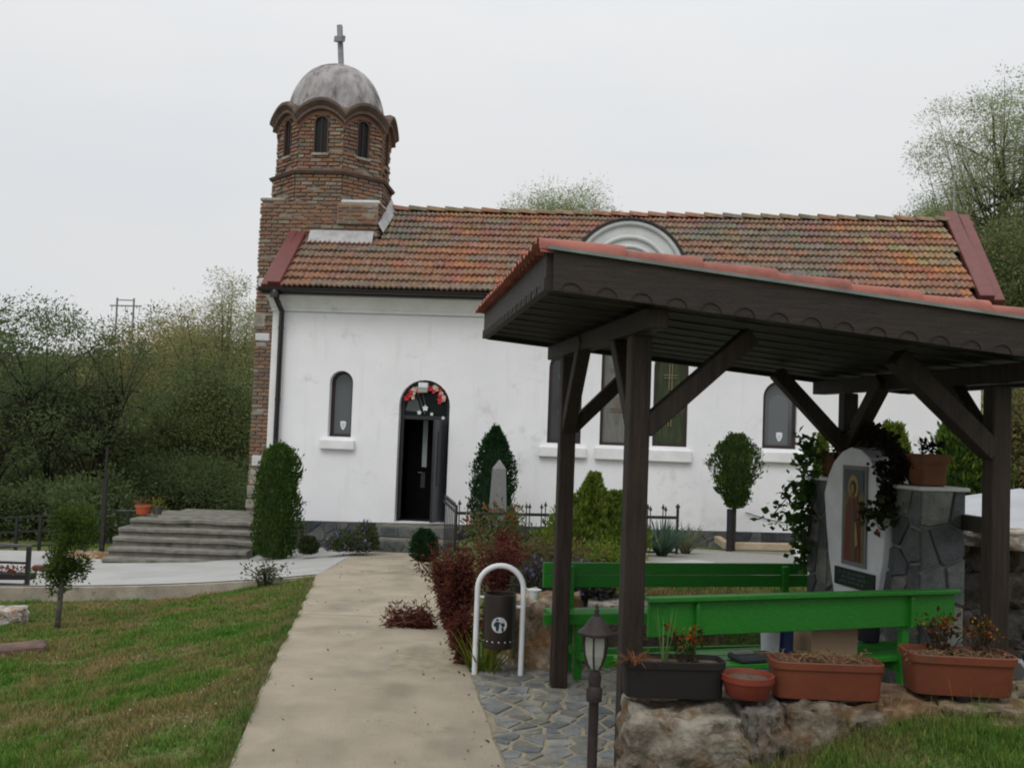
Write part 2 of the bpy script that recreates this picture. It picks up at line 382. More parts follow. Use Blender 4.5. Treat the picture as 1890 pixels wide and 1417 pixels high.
# white pavement left of the path
def pave_z(x, y): return pz(y) - hdrop(xl(y) - x) + .004
NP = 26
def pave_left(i): return None
mb = MB(); rows = []
for j in range(13):
    row = []
    for i in range(33):
        x = -13 + (i / 32) * (13 - 2.45)
        d0 = 13.35 if x > -4 else 13.35 + .02 * (-4 - x)
        y = d0 + (18.6 - d0) * j / 12
        xx = min(x, xl(y) - .0) if i == 32 else x * (1) + 0
        xx = -13 + (i / 32) * (13 + (xl(y) + .03))
        row.append((xx, y, pave_z(xx, y)))
    rows.append(row)
k = 33
mb.add([p for r_ in rows for p in r_], [(j*k+i, j*k+i+1, (j+1)*k+i+1, (j+1)*k+i) for j in range(12) for i in range(32)])
tag(mb.build('pavement', PAVEW, smooth=True), 'white concrete pavement below the old steps', kind='structure')
mb = MB(); q = 33
fr = [rows[0][i] for i in range(33)]
mb.add([(x, y - .10, z - .012) for x, y, z in fr] + [(x, y + .03, z - .012) for x, y, z in fr] + [(x, y - .12, z - .45) for x, y, z in fr],
       [(i, i+1, q+i+1, q+i) for i in range(32)] + [(2*q+i, 2*q+i+1, i+1, i) for i in range(32)])
tag(mb.build('kerb', PATHE), 'rough concrete kerb edging the white pavement', kind='structure')

# ------------------------------------------------------------------ foliage tools
def leaf_mesh(name, pts, size, cols, aspect=.5, up=0.0, seed=1, parent=None, m=None, dirs=None, kind=None, curl=.25):
    rg = np.random.default_rng(seed); n = len(pts); pts = np.asarray(pts, 'f')
    d = rg.normal(size=(n, 3)); d[:, 2] += up
    if dirs is not None: d = d * .45 + dirs * 1.2
    d /= np.linalg.norm(d, axis=1)[:, None] + 1e-9
    a = rg.normal(size=(n, 3)); s_ = np.cross(d, a); s_ /= np.linalg.norm(s_, axis=1)[:, None] + 1e-9
    nn = np.cross(d, s_)
    L = (size * rg.uniform(.6, 1.35, n))[:, None]; W = L * aspect
    v = np.empty((n, 4, 3), 'f')
    v[:, 0] = pts; v[:, 1] = pts + d * L * .5 + s_ * W * .5 + nn * L * curl * .3; v[:, 2] = pts + d * L; v[:, 3] = pts + d * L * .5 - s_ * W * .5 + nn * L * curl * .3
    me = bpy.data.meshes.new(name); me.vertices.add(4 * n); me.vertices.foreach_set('co', v.ravel())
    me.loops.add(4 * n); me.loops.foreach_set('vertex_index', np.arange(4 * n, dtype='i'))
    me.polygons.add(n); me.polygons.foreach_set('loop_start', np.arange(0, 4 * n, 4, dtype='i'))
    try: me.polygons.foreach_set('loop_total', np.full(n, 4, 'i'))
    except Exception: pass
    cols = np.asarray(cols, 'f'); ci = rg.integers(0, len(cols), n); t = rg.uniform(.7, 1.3, n)[:, None]
    cc = np.ones((n, 4), 'f'); cc[:, :3] = cols[ci] * t
    at = me.attributes.new('tint', 'FLOAT_COLOR', 'POINT'); at.data.foreach_set('color', np.repeat(cc, 4, axis=0).ravel())
    me.materials.append(m or LEAF); me.update(calc_edges=True)
    o = bpy.data.objects.new(name, me); C.objects.link(o)
    if parent: o.parent = parent
    if kind or name == 'flowers': o['kind'] = kind or 'stuff'
    return o
def cluster_pts(centers, per, sig, seed=1, flat=1.0):
    rg = np.random.default_rng(seed); c = np.repeat(np.asarray(centers, 'f'), per, axis=0)
    o = rg.normal(size=c.shape) * np.asarray(sig if hasattr(sig, '__len__') else (sig, sig, sig * flat)); return c + o
G_DARK = [(.075,.105,.045), (.09,.12,.048), (.065,.09,.042), (.11,.13,.055)]
G_OLIVE = [(.18,.19,.075), (.20,.20,.085), (.15,.17,.065), (.24,.215,.095), (.27,.20,.09)]
G_WILLOW = [(.21,.25,.12), (.18,.22,.10), (.26,.28,.14), (.15,.18,.08)]
G_THUJA = [(.065,.125,.026), (.048,.10,.02), (.09,.14,.03), (.04,.078,.02)]
G_BRIGHT = [(.12,.20,.025), (.165,.23,.035), (.085,.14,.022), (.19,.20,.045)]
def tree(name, label, base, h, cr, crz, ncl, per, sig, leaf, cols, trunk=.16, cc=None, seed=1, cat='tree', group=None, lean=(0, 0), forks=1, aspect=.45, nlimb=26, up=-.1, shell=.55):
    leaf *= .78; per = int(per*1.45); sig *= .88; nlimb = int(nlimb*2.2); cols = [tuple(v*1.36 for v in c) for c in cols]  # leaf colours lifted, standing in for haze that is not built
    rg = random.Random(seed); t = empty(name, base, 0, label, cat, group)
    cz = cc if cc is not None else h - crz
    top = Vector((lean[0], lean[1], cz))
    cent = []
    while len(cent) < ncl:
        p = Vector((rg.gauss(0, 1), rg.gauss(0, 1), rg.gauss(0, 1))).normalized() * (shell + (1.05 - shell) * rg.random())
        n_ = noise.noise(p * 1.7 + Vector((seed * 3.1, 0, 0)))
        k = 1 + .38 * n_
        q = Vector((p.x * cr * k, p.y * cr * k, p.z * crz * k))
        if q.z < -crz * .92: continue
        cent.append(q + top)
    # trunk and limbs
    mb = MB(); tips = []
    for f in range(forks):
        an = rg.uniform(0, 6.28) if forks > 2 else (0 if f else math.pi) + rg.uniform(-.4, .4)
        sp = cr * .38 if forks > 1 else 0
        e = top + Vector((math.cos(an) * sp, math.sin(an) * sp * .5, -crz * .15))
        pts = [Vector((math.cos(an) * .12 * (forks > 1), 0, -.25))]
        for i in range(1, 6):
            q = i / 5; pts.append(pts[0].lerp(e, q) + Vector((rg.uniform(-1, 1), rg.uniform(-1, 1), 0)) * trunk * .7)
        mb.tube(pts, [trunk * (1 - .92 * i / 5) for i in range(6)], 8); tips.append(pts)
    idx = list(range(len(cent))); rg.shuffle(idx)
    for i in idx[:nlimb]:
        pts = tips[rg.randrange(len(tips))]; a = pts[rg.randrange(2, 6)]; b = cent[i]
        mid = a.lerp(b, .5) + Vector((rg.uniform(-.1, .1), rg.uniform(-.1, .1), .05)) * cr * .6
        mb.tube([a, mid, b], [trunk * .3, trunk * .15, trunk * .03], 5)
        for _ in range(2):
            b2 = min((cent[rg.randrange(len(cent))] for _q in range(6)), key=lambda c: (c - mid).length)
            if (b2 - mid).length < cr * .9: mb.tube([mid, mid.lerp(b2, .55) + Vector((0, 0, .1)), b2], [trunk * .14, trunk * .08, trunk * .03], 4)
    mb.build('trunk', BARK, t, smooth=True)
    pts = cluster_pts(cent, per, sig, seed, .8)
    leaf_mesh('crown', pts, leaf, cols, aspect, up, seed, t); return t

# ------------------------------------------------------------------ voronoi polygons for stonework
def clip(poly, nx, nz, c):     # keep nx*x+nz*z <= c
    out = []
    for i in range(len(poly)):
        a = poly[i]; b = poly[(i+1) % len(poly)]
        da = nx*a[0]+nz*a[1]-c; db = nx*b[0]+nz*b[1]-c
        if da <= 0: out.append(a)
        if (da < 0 < db) or (db < 0 < da):
            t = da/(da-db); out.append((a[0]+(b[0]-a[0])*t, a[1]+(b[1]-a[1])*t))
    return out
def voronoi(w, h, sx, sz, jit=.42, gap=.01, seed=1, x0=0, z0=0, asp=1.0):
    rg = random.Random(seed); pts = []
    nx, nz_ = max(1, round(w/sx)), max(1, round(h/sz))
    for j in range(nz_):
        for i in range(nx):
            pts.append((x0+(i+.5+(j%2)*.3-.15+rg.uniform(-jit, jit))*w/nx, z0+(j+.5+rg.uniform(-jit, jit))*h/nz_))
    res = []
    for i, p in enumerate(pts):
        poly = [(x0,z0),(x0+w,z0),(x0+w,z0+h),(x0,z0+h)]
        for j, q in enumerate(pts):
            if i == j or abs(p[0]-q[0]) > 3.2*w/nx or abs(p[1]-q[1]) > 3.2*h/nz_: continue
            dx, dz = q[0]-p[0], q[1]-p[1]; l = math.hypot(dx, dz)
            if l < 1e-6: continue
            poly = clip(poly, dx/l, dz/l, (dx*(p[0]+q[0])/2+dz*(p[1]+q[1])/2)/l - gap/2)
            if len(poly) < 3: break
        if len(poly) >= 3:
            a = abs(sum(poly[k][0]*poly[(k+1)%len(poly)][1]-poly[(k+1)%len(poly)][0]*poly[k][1] for k in range(len(poly))))/2
            # round corners: drop tiny edges
            pp = [poly[k] for k in range(len(poly)) if math.hypot(poly[k][0]-poly[k-1][0], poly[k][1]-poly[k-1][1]) > .02]
            if a > .004 and len(pp) >= 3: res.append(pp)
    return res
SL_C = [(.15,.165,.185), (.19,.20,.205), (.125,.14,.15), (.23,.235,.225), (.17,.18,.17)]
def slab_stone(name, poly, parent, M, th=.02, cols=SL_C, m=None, rg=rnd, shrink=.006):
    mb = MB(); k = rg.uniform(.8, 1.2); c = rg.choice(cols); mb.prism(poly, -th*rg.uniform(.7, 1.3), .0, M, shrink, tuple(x*k for x in c))
    return mb.build(name, m or SLATE, parent)

# ------------------------------------------------------------------ church
YAW = R(-4); L0 = P(497, 800, 18.9); L0.z = 0
cu = Vector((math.cos(YAW), math.sin(YAW), 0)); cn = Vector((-math.sin(YAW), math.cos(YAW), 0))
def Fp(px, py, t=0.0):
    r = ray(px, py); k = (t - (EYE - L0).dot(cn)) / r.dot(cn); p = EYE + r * k
    return (p - L0).dot(cu), p.z
church = empty('church', L0, YAW, 'small white village church with red tiled roof', 'church')
S_R = Fp(1812, 620)[0]
T_E, T_R = -.38, 2.5
zE = Fp(1100, 546, T_E)[1]; zR = Fp(1150, 398, T_R)[1]
sl = (zR - zE) / (T_R - T_E)
def zroof(t): return zE + sl * (t - T_E) if t <= T_R else zR - sl * (t - T_R)
def Rp(px, py):          # sight line onto the front roof slope, church local
    r = ray(px, py); nrm = cn * (-sl) + Vector((0, 0, 1))
    p0 = L0 + cn * T_E; p0 = Vector((p0.x, p0.y, zE)); k = (p0 - EYE).dot(nrm) / r.dot(nrm); p = EYE + r * k
    return Vector(((p - L0).dot(cu), (p - L0).dot(cn), p.z))
def arch_poly(x0, x1, zb, zt, n=14):
    r = (x1-x0)/2; cz = zt-r; cx = (x0+x1)/2
    return [(x0, zb)] + [(cx - r*math.cos(math.pi*i/n), cz + r*math.sin(math.pi*i/n)) for i in range(n+1)] + [(x1, zb)]
def inset(poly, k):
    n = len(poly); out = []
    for i in range(n):
        a, b, c = Vector(poly[i-1]), Vector(poly[i]), Vector(poly[(i+1)%n])
        e1 = (b-a).normalized(); e2 = (c-b).normalized(); n1 = Vector((e1.y, -e1.x)); n2 = Vector((e2.y, -e2.x))
        m_ = (n1+n2); m_.normalize(); out.append(tuple(b + m_*k/max(.4, m_.dot(n1))))
    return out
def opening(pxl, pxr, pyt, pyb):
    cx = (pxl+pxr)/2; s0 = Fp(pxl, (pyt+pyb)/2)[0]; s1 = Fp(pxr, (pyt+pyb)/2)[0]
    return s0, s1, Fp(cx, pyt)[1], Fp(cx, pyb)[1]
OW = {'w1': opening(607, 650, 684, 806), 'w2': opening(1012, 1074, 648, 818), 'w3': opening(1109, 1171, 628, 822), 'w4': opening(1206, 1270, 645, 824), 'w5': opening(1408, 1471, 703, 828), 'door': opening(733, 827, 701, 965)}
zPL, zPR = Fp(560, 960)[1], Fp(1270, 978)[1]; sPL, sPR = Fp(560, 960)[0], Fp(1270, 978)[0]
def zpl(s): return zPL + (zPR - zPL) * (s - sPL) / (sPR - sPL)
ztopw = zE + .02
def holed_wall():
    bm = bmesh.new(); es = []
    def loop(pts):
        vs = [bm.verts.new((x, 0, z)) for x, z in pts]
        for i in range(len(vs)): es.append(bm.edges.new((vs[i], vs[(i+1) % len(vs)])))
        return vs
    loop([(0, -1.4), (S_R, -1.4), (S_R, ztopw), (0, ztopw)])
    for k, (a, b, zt, zb) in OW.items(): loop(arch_poly(a, b, zb, zt))
    bmesh.ops.triangle_fill(bm, use_beauty=True, use_dissolve=False, edges=es)
    for f in bm.faces:
        if f.normal.y > 0: f.normal_flip()
    vs = [v.co.copy() for v in bm.verts]; fs = [tuple(v.index for v in f.verts) for f in (bm.faces.ensure_lookup_table() or bm.verts.index_update() or bm.faces)]
    bm.free(); mb = MB().add(vs, fs)
    for k, (a, b, zt, zb) in OW.items():
        p = arch_poly(a, b, zb, zt); n = len(p); dp = .34
        mb.add([(x, 0, z) for x, z in p] + [(x, dp, z) for x, z in p], [(i, (i+1)%n, n+(i+1)%n, n+i) for i in range(n)])
    return mb
W_D = 5.0
wb = holed_wall()
wb.add([(0,0,-1.4),(0,W_D,-1.4),(0,W_D,ztopw),(0,0,ztopw),(0,2.5,zR-.05)], [(0,3,4,2,1)])
wb.add([(S_R,0,-1.4),(S_R,W_D,-1.4),(S_R,W_D,ztopw),(S_R,0,ztopw),(S_R,2.5,zR-.05)], [(0,1,2,4,3)])
wb.add([(0,W_D,-1.4),(S_R,W_D,-1.4),(S_R,W_D,ztopw),(0,W_D,ztopw)], [(0,1,2,3)])
wb.build('wall', WHITE, church)
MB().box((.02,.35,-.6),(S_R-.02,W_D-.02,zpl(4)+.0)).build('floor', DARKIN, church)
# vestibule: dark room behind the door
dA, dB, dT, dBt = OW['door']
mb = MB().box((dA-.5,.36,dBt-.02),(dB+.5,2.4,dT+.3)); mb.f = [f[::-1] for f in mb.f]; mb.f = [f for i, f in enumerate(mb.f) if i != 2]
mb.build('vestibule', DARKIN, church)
# corner pilaster
MB().box((-.03,-.035,-1.4),(.13,.4,zE-.34)).build('pilaster', WTRIM, church)
# cornice: stepped cove under the eave
mb = MB()
prof = [(-.02, zE-.40), (-.055, zE-.40), (-.055, zE-.34), (-.075, zE-.335), (-.09, zE-.27), (-.13, zE-.19), (-.2, zE-.13), (-.24, zE-.06), (-.24, zE-.01), (0.1, zE-.01)]
n = len(prof); vs = [(-.02 + y * .7, y, z) for y, z in prof] + [(S_R + .02, y, z) for y, z in prof]
mb.add(vs, [(i, i+1, n+i+1, n+i) for i in range(n-1)] + [tuple(range(n-1, -1, -1)), tuple(range(n, 2*n))])
mb.build('cornice', WTRIM, church, smooth='auto')
# plinth with slate cladding
plz0 = -1.3
pl = MB().add([(0,-.05,plz0),(S_R,-.05,plz0),(S_R,-.05,zpl(S_R)),(0,-.05,zpl(0)),(0,.02,zpl(0)),(S_R,.02,zpl(S_R))], [(0,1,2,3),(3,2,5,4)]).build('plinth', GROUTG, church)
DSL = [(.075,.08,.09), (.10,.105,.11), (.055,.06,.07), (.13,.13,.125)]
for poly in voronoi(S_R, .95, .27, .2, seed=3, gap=.022, z0=-.95-.0):
    pp = [(x, z + zpl(x) + .0) for x, z in poly]
    if max(z for x, z in pp) < -1.05: continue
    if dA-.2 < sum(x for x,_ in pp)/len(pp) < dB+.2: continue
    slab_stone('stone', pp, pl, Matrix.Translation((0,-.05,0)), .03, DSL)
# steps at the door
zt = dBt
sA = Fp(688, 980, -.55)[0]; sB = dB + .25
st = MB().box((dA-.12,-.62,-1.1),(sB,-.0,zt-.02)).box((sA-.12,-.98,-1.1),(sB+.1,-.62,zt-.22)).build('door_step', CONC_D, church)
for (a, b, y, z0_, z1_) in ((dA-.12, sB, -.62, zt-.2, zt-.05), (sA-.12, sB+.1, -.98, zt-.5, zt-.25)):
    for poly in voronoi(b-a, z1_-z0_, .26, .16, seed=int(abs(y)*100), x0=a, z0=z0_, gap=.02):
        slab_stone('stone', poly, st, Matrix.Translation((0, y, 0)), .02, [(.12,.13,.13),(.17,.18,.17),(.09,.1,.105)])

# windows
def window(key, glass, frame_w=.055, sill=True, ft=.17, cur=None, crossg=False, shield=False, arcs=False):
    a, b, zt, zb = OW[key]; poly = arch_poly(a, b, zb, zt); ip = inset(poly, frame_w)
    if Vector(ip[0]).x < a: ip = inset(poly, -frame_w)
    n = len(poly); mb = MB(); d0, d1 = ft, ft+.06
    mb.add([(x,d0,z) for x,z in poly]+[(x,d0,z) for x,z in ip]+[(x,d1,z) for x,z in ip],
           [(i,(i+1)%n,n+(i+1)%n,n+i) for i in range(n)] + [(n+i,n+(i+1)%n,2*n+(i+1)%n,2*n+i) for i in range(n)])
    w = mb.build('window', FRAME, church)
    if w.data.polygons[0].normal.y > 0: w.data.flip_normals()
    g = MB().add([(x,d0+.04,z) for x,z in ip[::1]], [tuple(range(n))]).build('pane', glass, w)
    if g.data.polygons[0].normal.y > 0: g.data.flip_normals()
    cx = (a+b)/2
    if crossg:
        for q in (.34, .72):
            m2 = MB()
            zc = zb + (zt-zb)*q; hh = .24; 
            for dx in (-.025, .025): m2.box((cx+dx-.008,d0+.02,zc-hh),(cx+dx+.008,d0+.03,zc+hh))
            for dz in (-.02,.03): m2.box((cx-.13,d0+.018,zc+dz-.008),(cx+.13,d0+.028,zc+dz+.008))
            m2.build('window_cross', GOLD, w)
    if arcs:
        ap = arch_poly(a+(b-a)*.2, b-(b-a)*.22, zb+.06, zb+(zt-zb)*.8)
        MB().add([(x,d0+.035,z) for x,z in ap], [tuple(range(len(ap)))]).build('blind', glassy('window_blind',(.12,.13,.135),.3), w)
    if shield:
        sx, sz = cx+.02, zb+.22; r = .07
        MB().prism([(sx-r*.8,sz+r),(sx,sz+r*1.15),(sx+r*.8,sz+r),(sx+r*.75,sz-.1*r),(sx+r*.35,sz-r),(sx,sz-r*1.35),(sx-r*.35,sz-r),(sx-r*.75,sz-.1*r)], d0+.028, d0+.034).build('shield_sticker', WHITEM, w)
        MB().prism([(sx-r*.35,sz+r*.5),(sx+r*.35,sz+r*.5),(sx+r*.3,sz-.3*r),(sx,sz-r*.8),(sx-r*.3,sz-.3*r)], d0+.024, d0+.0275).build('sticker_emblem', WGREY, w)
    return w
def sill(x0, x1, y0, y1):
    a, z1 = Fp(x0, y0); b = Fp(x1, y0)[0]; z0_ = Fp(x0, y1)[1]; z1b = Fp(x1, y0 + (x1-x0)*.03)[1]
    return MB().box((a,-.10,z0_+.0),(b,.16,z1-.02)).build('window_sill', WTRIM, church, bevel=.02, seg=2)
window('w1', GLASSL, shield=True)
window('w2', GLASSD, ft=.08, crossg=True); window('w3', CURT, ft=.08, crossg=True); window('w4', CURTG, ft=.08, crossg=True)
window('w5', GLASSL, ft=.1, shield=True, arcs=True)
sill(592, 656, 808, 828); sill(995, 1083, 821, 842); sill(1098, 1277, 823, 847); sill(1396, 1487, 830, 852)
# door: frame, transom with fan glass, one leaf standing open
fd = .20; poly = arch_poly(dA, dB, dBt, dT); ip = inset(poly, .07)
if ip[0][0] < dA: ip = inset(poly, -.07)
n = len(poly); mb = MB()
mb.add([(x,fd,z) for x,z in poly]+[(x,fd,z) for x,z in ip]+[(x,fd+.07,z) for x,z in ip],
       [(i,(i+1)%n,n+(i+1)%n,n+i) for i in range(n-1)] + [(n+i,n+(i+1)%n,2*n+(i+1)%n,2*n+i) for i in range(n-1)])
door = mb.build('door', DOORM, church)
zT = Fp(780, 770)[1]
MB().box((dA+.06,fd,zT-.04),(dB-.06,fd+.08,zT+.03)).build('transom_bar', DOORM, door)
r = (dB-dA)/2-.07; cx = (dA+dB)/2; cz = dT-(dB-dA)/2
fan = [(dA+.07, zT+.03)] + [(cx-r*math.cos(math.pi*i/14), cz+r*math.sin(math.pi*i/14)) for i in range(15)] + [(dB-.07, zT+.03)]
o = MB().add([(x,fd+.05,z) for x,z in fan], [tuple(range(len(fan)))]).build('transom_pane', glassy('transom_glass',(.008,.014,.013),.2,.15), door)
if o.data.polygons[0].normal.y > 0: o.data.flip_normals()
mb = MB(); 
mb.beam((cx-.22,fd+.03,cz+r*.85),(cx-.02,fd+.03,cz-.15),.02,.02); mb.beam((cx-.12,fd+.03,cz+r*.9),(cx+.02,fd+.03,cz-.1),.02,.02)
mb.build('fan_bar', simple('grey_strip',(.12,.13,.12)), door)
MB().add([(cx-.40,fd+.045,zT+.12),(cx-.1,fd+.045,zT+.1),(cx-.2,fd+.045,zT+.42),(cx-.34,fd+.045,zT+.3)],[(0,1,2,3)]).build('reflection_patch', glassy('pane_reflection_panel',(.06,.08,.075),.1), door)  # paler quad: a reflection painted onto the transom glass
# open right leaf folded outward
h = dB-.05; mb = MB()
mb.beam((h,fd,(dBt+zT)/2),(h-.18,-.30,(dBt+zT)/2),.045,zT-dBt-.08)
lf = mb.build('door_leaf', mat('door_leaf_paint',(.018,.02,.026),(.026,.028,.034),4,.3,0,10,.5), door)
lf['label'] = 'dark door leaf standing open'
mb = MB(); mb.beam((h-.10,-.13,zT-.75),(h-.13,-.19,zT-.75),.05,1.0); mb.build('leaf_panel', simple('dull_grey_panel',(.05,.052,.055)), lf)
# inner glazed leaf further back with light strip and handle
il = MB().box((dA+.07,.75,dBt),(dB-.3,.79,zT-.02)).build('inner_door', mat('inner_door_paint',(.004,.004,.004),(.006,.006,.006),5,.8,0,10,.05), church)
MB().box((cx-.12,.735,zT-.95),(cx-.03,.749,zT-.05)).build('glass_strip', simple('pale_strip',(.40,.46,.44)), il)
MB().box((cx-.13,.735,zT-1.35),(cx-.05,.749,zT-1.05)).build('glass_strip', simple('dull_strip',(.06,.055,.055)), il)
MB().tube([(cx-.18,.735,dBt+.9),(cx-.18,.70,dBt+.9),(cx-.10,.70,dBt+.9)],.010,6).build('handle', GRANITE, il)
# white lamp over the door and the flower garland
p = Fp(781, 712)
lb = empty('wall_lamp', church.matrix_world @ Vector((0,0,0)), 0)
bpy.data.objects.remove(lb)
CM = Matrix.Translation(L0) @ Matrix.Rotation(YAW, 4, 'Z')
def cpos(s, t, z): return CM @ Vector((s, t, z))
lamp = empty('door_lamp', cpos(p[0], .0, p[1]-.02), YAW, 'small white box lamp at the top of the door arch', 'lamp')
MB().box((-.09,-.02,-.02),(.09,.12,.08)).build('housing', WHITEM, lamp, bevel=.01)
MB().add([(-.09,-.02,-.02),(.09,-.02,-.02),(.075,.0,-.1),(-.075,.0,-.1),(-.09,.12,-.02),(.09,.12,-.02),(.075,.1,-.1),(-.075,.1,-.1)],
         [(0,3,2,1),(4,5,6,7),(3,7,6,2),(0,4,7,3),(1,2,6,5)]).build('diffuser', simple('lamp_diffuser',(.42,.46,.43)), lamp)
gar = empty('flower_garland', cpos((dA+dB)/2, .08, cz), YAW, 'red and cream artificial flower garland arched over the church door', 'garland')
def blossom(mb, c, r_, rg, k=5):
    for i in range(k):
        a = i*6.283/k+rg.random(); d = Vector((math.cos(a), -.25, math.sin(a)))
        s_ = Vector((-math.sin(a), 0, math.cos(a)))
        mb.add([c, c+d*r_*.6+s_*r_*.4, c+d*r_, c+d*r_*.6-s_*r_*.4], [(0,1,2,3)])
for i, an in enumerate(np.linspace(150, 22, 15)):
    rr_ = r*.93 + rnd.uniform(-.05,.03); c = Vector((rr_*math.cos(R(an)), rnd.uniform(-.03,.0), rr_*math.sin(R(an))-.03))
    for q in range(3):
        mb = MB(); blossom(mb, c+Vector((rnd.uniform(-.04,.04),-.01*q,rnd.uniform(-.04,.04))), rnd.uniform(.035,.06), rnd)
        mb.build('flower', FRED if rnd.random() < .68 else FPINK, gar)
mb = MB(); mb.tube([(r*.95*math.cos(a), 0, r*.95*math.sin(a)-.03) for a in np.linspace(R(152), R(20), 12)], .01, 5); mb.build('stem', simple('garland_stem',(.03,.06,.03)), gar)
for (px, py, s_) in ((785,753,.06),(774,761,.045),(797,764,.035),(818,771,.035)):
    q = Fp(px, py, .1); mb = MB()
    for i in range(5):
        a = i*1.2566+.3; d = Vector((math.cos(a),0,math.sin(a))); e = Vector((-math.sin(a),0,math.cos(a)))
        mb.add([Vector((q[0],.095,q[1])), Vector((q[0],.09,q[1]))+d*s_*.6-e*s_*.38, Vector((q[0],.085,q[1]))+d*s_, Vector((q[0],.09,q[1]))+d*s_*.6+e*s_*.38], [(0,1,2,3)])
    mb.build('flower_sticker', WHITEM, door)

# ---- roof
roof = MB()
dn = .06
sLe = Rp(512, 531).x; sLr = Rp(566, 424).x; tL = Rp(566, 424).y
def sleft(t): return sLe + (sLr - sLe) * (t - T_E) / (tL - T_E) + .0
a_ = Rp(1812, 556); b_ = Rp(1744, 400)
def sright(t): return a_.x + (b_.x - a_.x) * (t - a_.y) / (b_.y - a_.y)
def roofz(s, t): return zroof(t) - .035 * math.sin(math.pi * max(0, min(1, s / S_R))) * max(0, (t - T_E) / (T_R - T_E)) * (1 if t <= T_R else 0) - (.035 * math.sin(math.pi * max(0, min(1, s / S_R))) if t > T_R else 0)
sL0 = sleft(T_E); 
ns = 24; vs = []; fs = []
for i in range(ns + 1):
    for t in (T_E, T_R, W_D - T_E):
        s_ = sleft(min(t, T_R)) + (sright(min(t, T_R)) - sleft(min(t, T_R))) * i / ns
        vs.append((s_, t, roofz(s_, t) - dn))
for i in range(ns):
    for j in range(2): fs.append((i*3+j, (i+1)*3+j, (i+1)*3+j+1, i*3+j+1))
MB().add(vs, fs).build('roof', GUTTER, church)
roof_o = church.children[-1]
# interlocking tiles
def tile_mb(w=.2, l=.36, col=(1,1,1), th=.034, amp=.034, rg=rnd):
    n = 8; xs_ = [-w/2 + w*i/n for i in range(n+1)]
    pz_ = [amp*(.5+.5*math.cos(2*math.pi*(i/n)*2)) + rg.uniform(-.001,.001) for i in range(n+1)]
    vs = [(x, 0, z+th) for x, z in zip(xs_, pz_)] + [(x, l, z+.0) for x, z in zip(xs_, pz_)] + [(x, 0, z-.002) for x, z in zip(xs_, pz_)]
    k = n+1
    return MB().add(vs, [(i, i+1, k+i+1, k+i) for i in range(n)] + [(2*k+i, 2*k+i+1, i+1, i) for i in range(n)], col)
TC = [(.30,.145,.095), (.33,.15,.09), (.27,.14,.10), (.24,.155,.115), (.215,.16,.125), (.30,.215,.125), (.32,.19,.115), (.205,.155,.125), (.37,.165,.085), (.29,.15,.11), (.255,.15,.11), (.195,.16,.135)]
tile_var = []
for c in TC:
    for j in range(2):
        me = tile_mb(col=tuple(x*rnd.uniform(.9,1.1) for x in c)).mesh('tile'); me.materials.append(TILE)
        for p in me.polygons: p.use_smooth = False
        tile_var.append((c, me))
SLEN = math.hypot(T_R - T_E, zR - zE); ROWS = 12; expo = SLEN / ROWS; SA = math.atan(sl)
tiles = []
# tower footprint
tw = [Fp(481, 400, 1.32)[0], Fp(699, 400, 1.32)[0], 1.32, 3.7]
frs = Fp(1160, 450, 0)[0]
for r_ in range(ROWS):
    t = T_E + (T_R - T_E) * r_ / ROWS
    s_ = sleft(t) + .12
    while s_ < sright(t) - .08:
        inside_t = tw[0]-.02 < s_ < tw[1]+.02 and t > tw[2] - .18
        fr_ = abs(s_-frs) < 1.04 and t < .25 + 0 and zroof(t) < Fp(1160,408)[1]-.05
        if not inside_t and t < 99 and not (abs(s_-frs) < .9 and t < .3):
            tiles.append((s_, t, r_))
        s_ += .2
PAL = [11, 7, 4, 3, 10, 2, 0, 9, 1, 8, 6, 5]
def col_for(s_, t):
    row = round((t - T_E) / (T_R - T_E) * ROWS)
    v = 1.0*noise.noise(Vector((s_ * .75, row * 2.37, 3.3))) + .75*noise.noise(Vector((s_ * .25, t * .5, 1.3))) + rnd.uniform(-.13, .13)
    v += .26 * max(0, (s_ - 6.0)) / 4
    return PAL[int(max(0, min(.999, .44 + v * .55)) * 12)]
def hidden(s_, t):      # behind the pavilion roof
    p = cpos(s_, t, roofz(s_, t)); d = p - EYE; px = 945 + FPX * d.dot(Xi) / d.dot(Fw); py = 708.5 - FPX * d.dot(Yi) / d.dot(Fw)
    return (px > 1000 and py > 455 + (px - 1015) * .135) or (px < 1015 and px > 900 and py > 575 - (px - 900))
vis = [(0 if not hidden(a, b) else 1, (cpos(a, b, 0) - Vector((0,0,0))).length, i) for i, (a, b, c) in enumerate(tiles)]
vis.sort(); single = set(i for _, _, i in vis[:300])
rest = MB()
for i, (s_, t, r_) in enumerate(tiles):
    z = roofz(s_, t) + .022 + rnd.uniform(-.004, .006)
    M = Matrix.Translation((s_ + rnd.uniform(-.006,.006), t + rnd.uniform(-.012,.008), z)) @ Matrix.Rotation(SA - .065 + rnd.uniform(-.012,.012), 4, 'X') @ Matrix.Rotation(rnd.uniform(-.02,.02), 4, 'Z')
    ci = col_for(s_, t)
    if i in single: inst('tile', tile_var[ci*2 + rnd.randrange(2)][1], roof_o, M)
    else:
        tm = tile_mb(col=tuple(x*rnd.uniform(.85,1.12) for x in TC[ci])); rest.add(tm.v, tm.f, tm.c[0][:3], M)
o = rest.build('tiles', TILE, roof_o); o['kind'] = 'stuff'
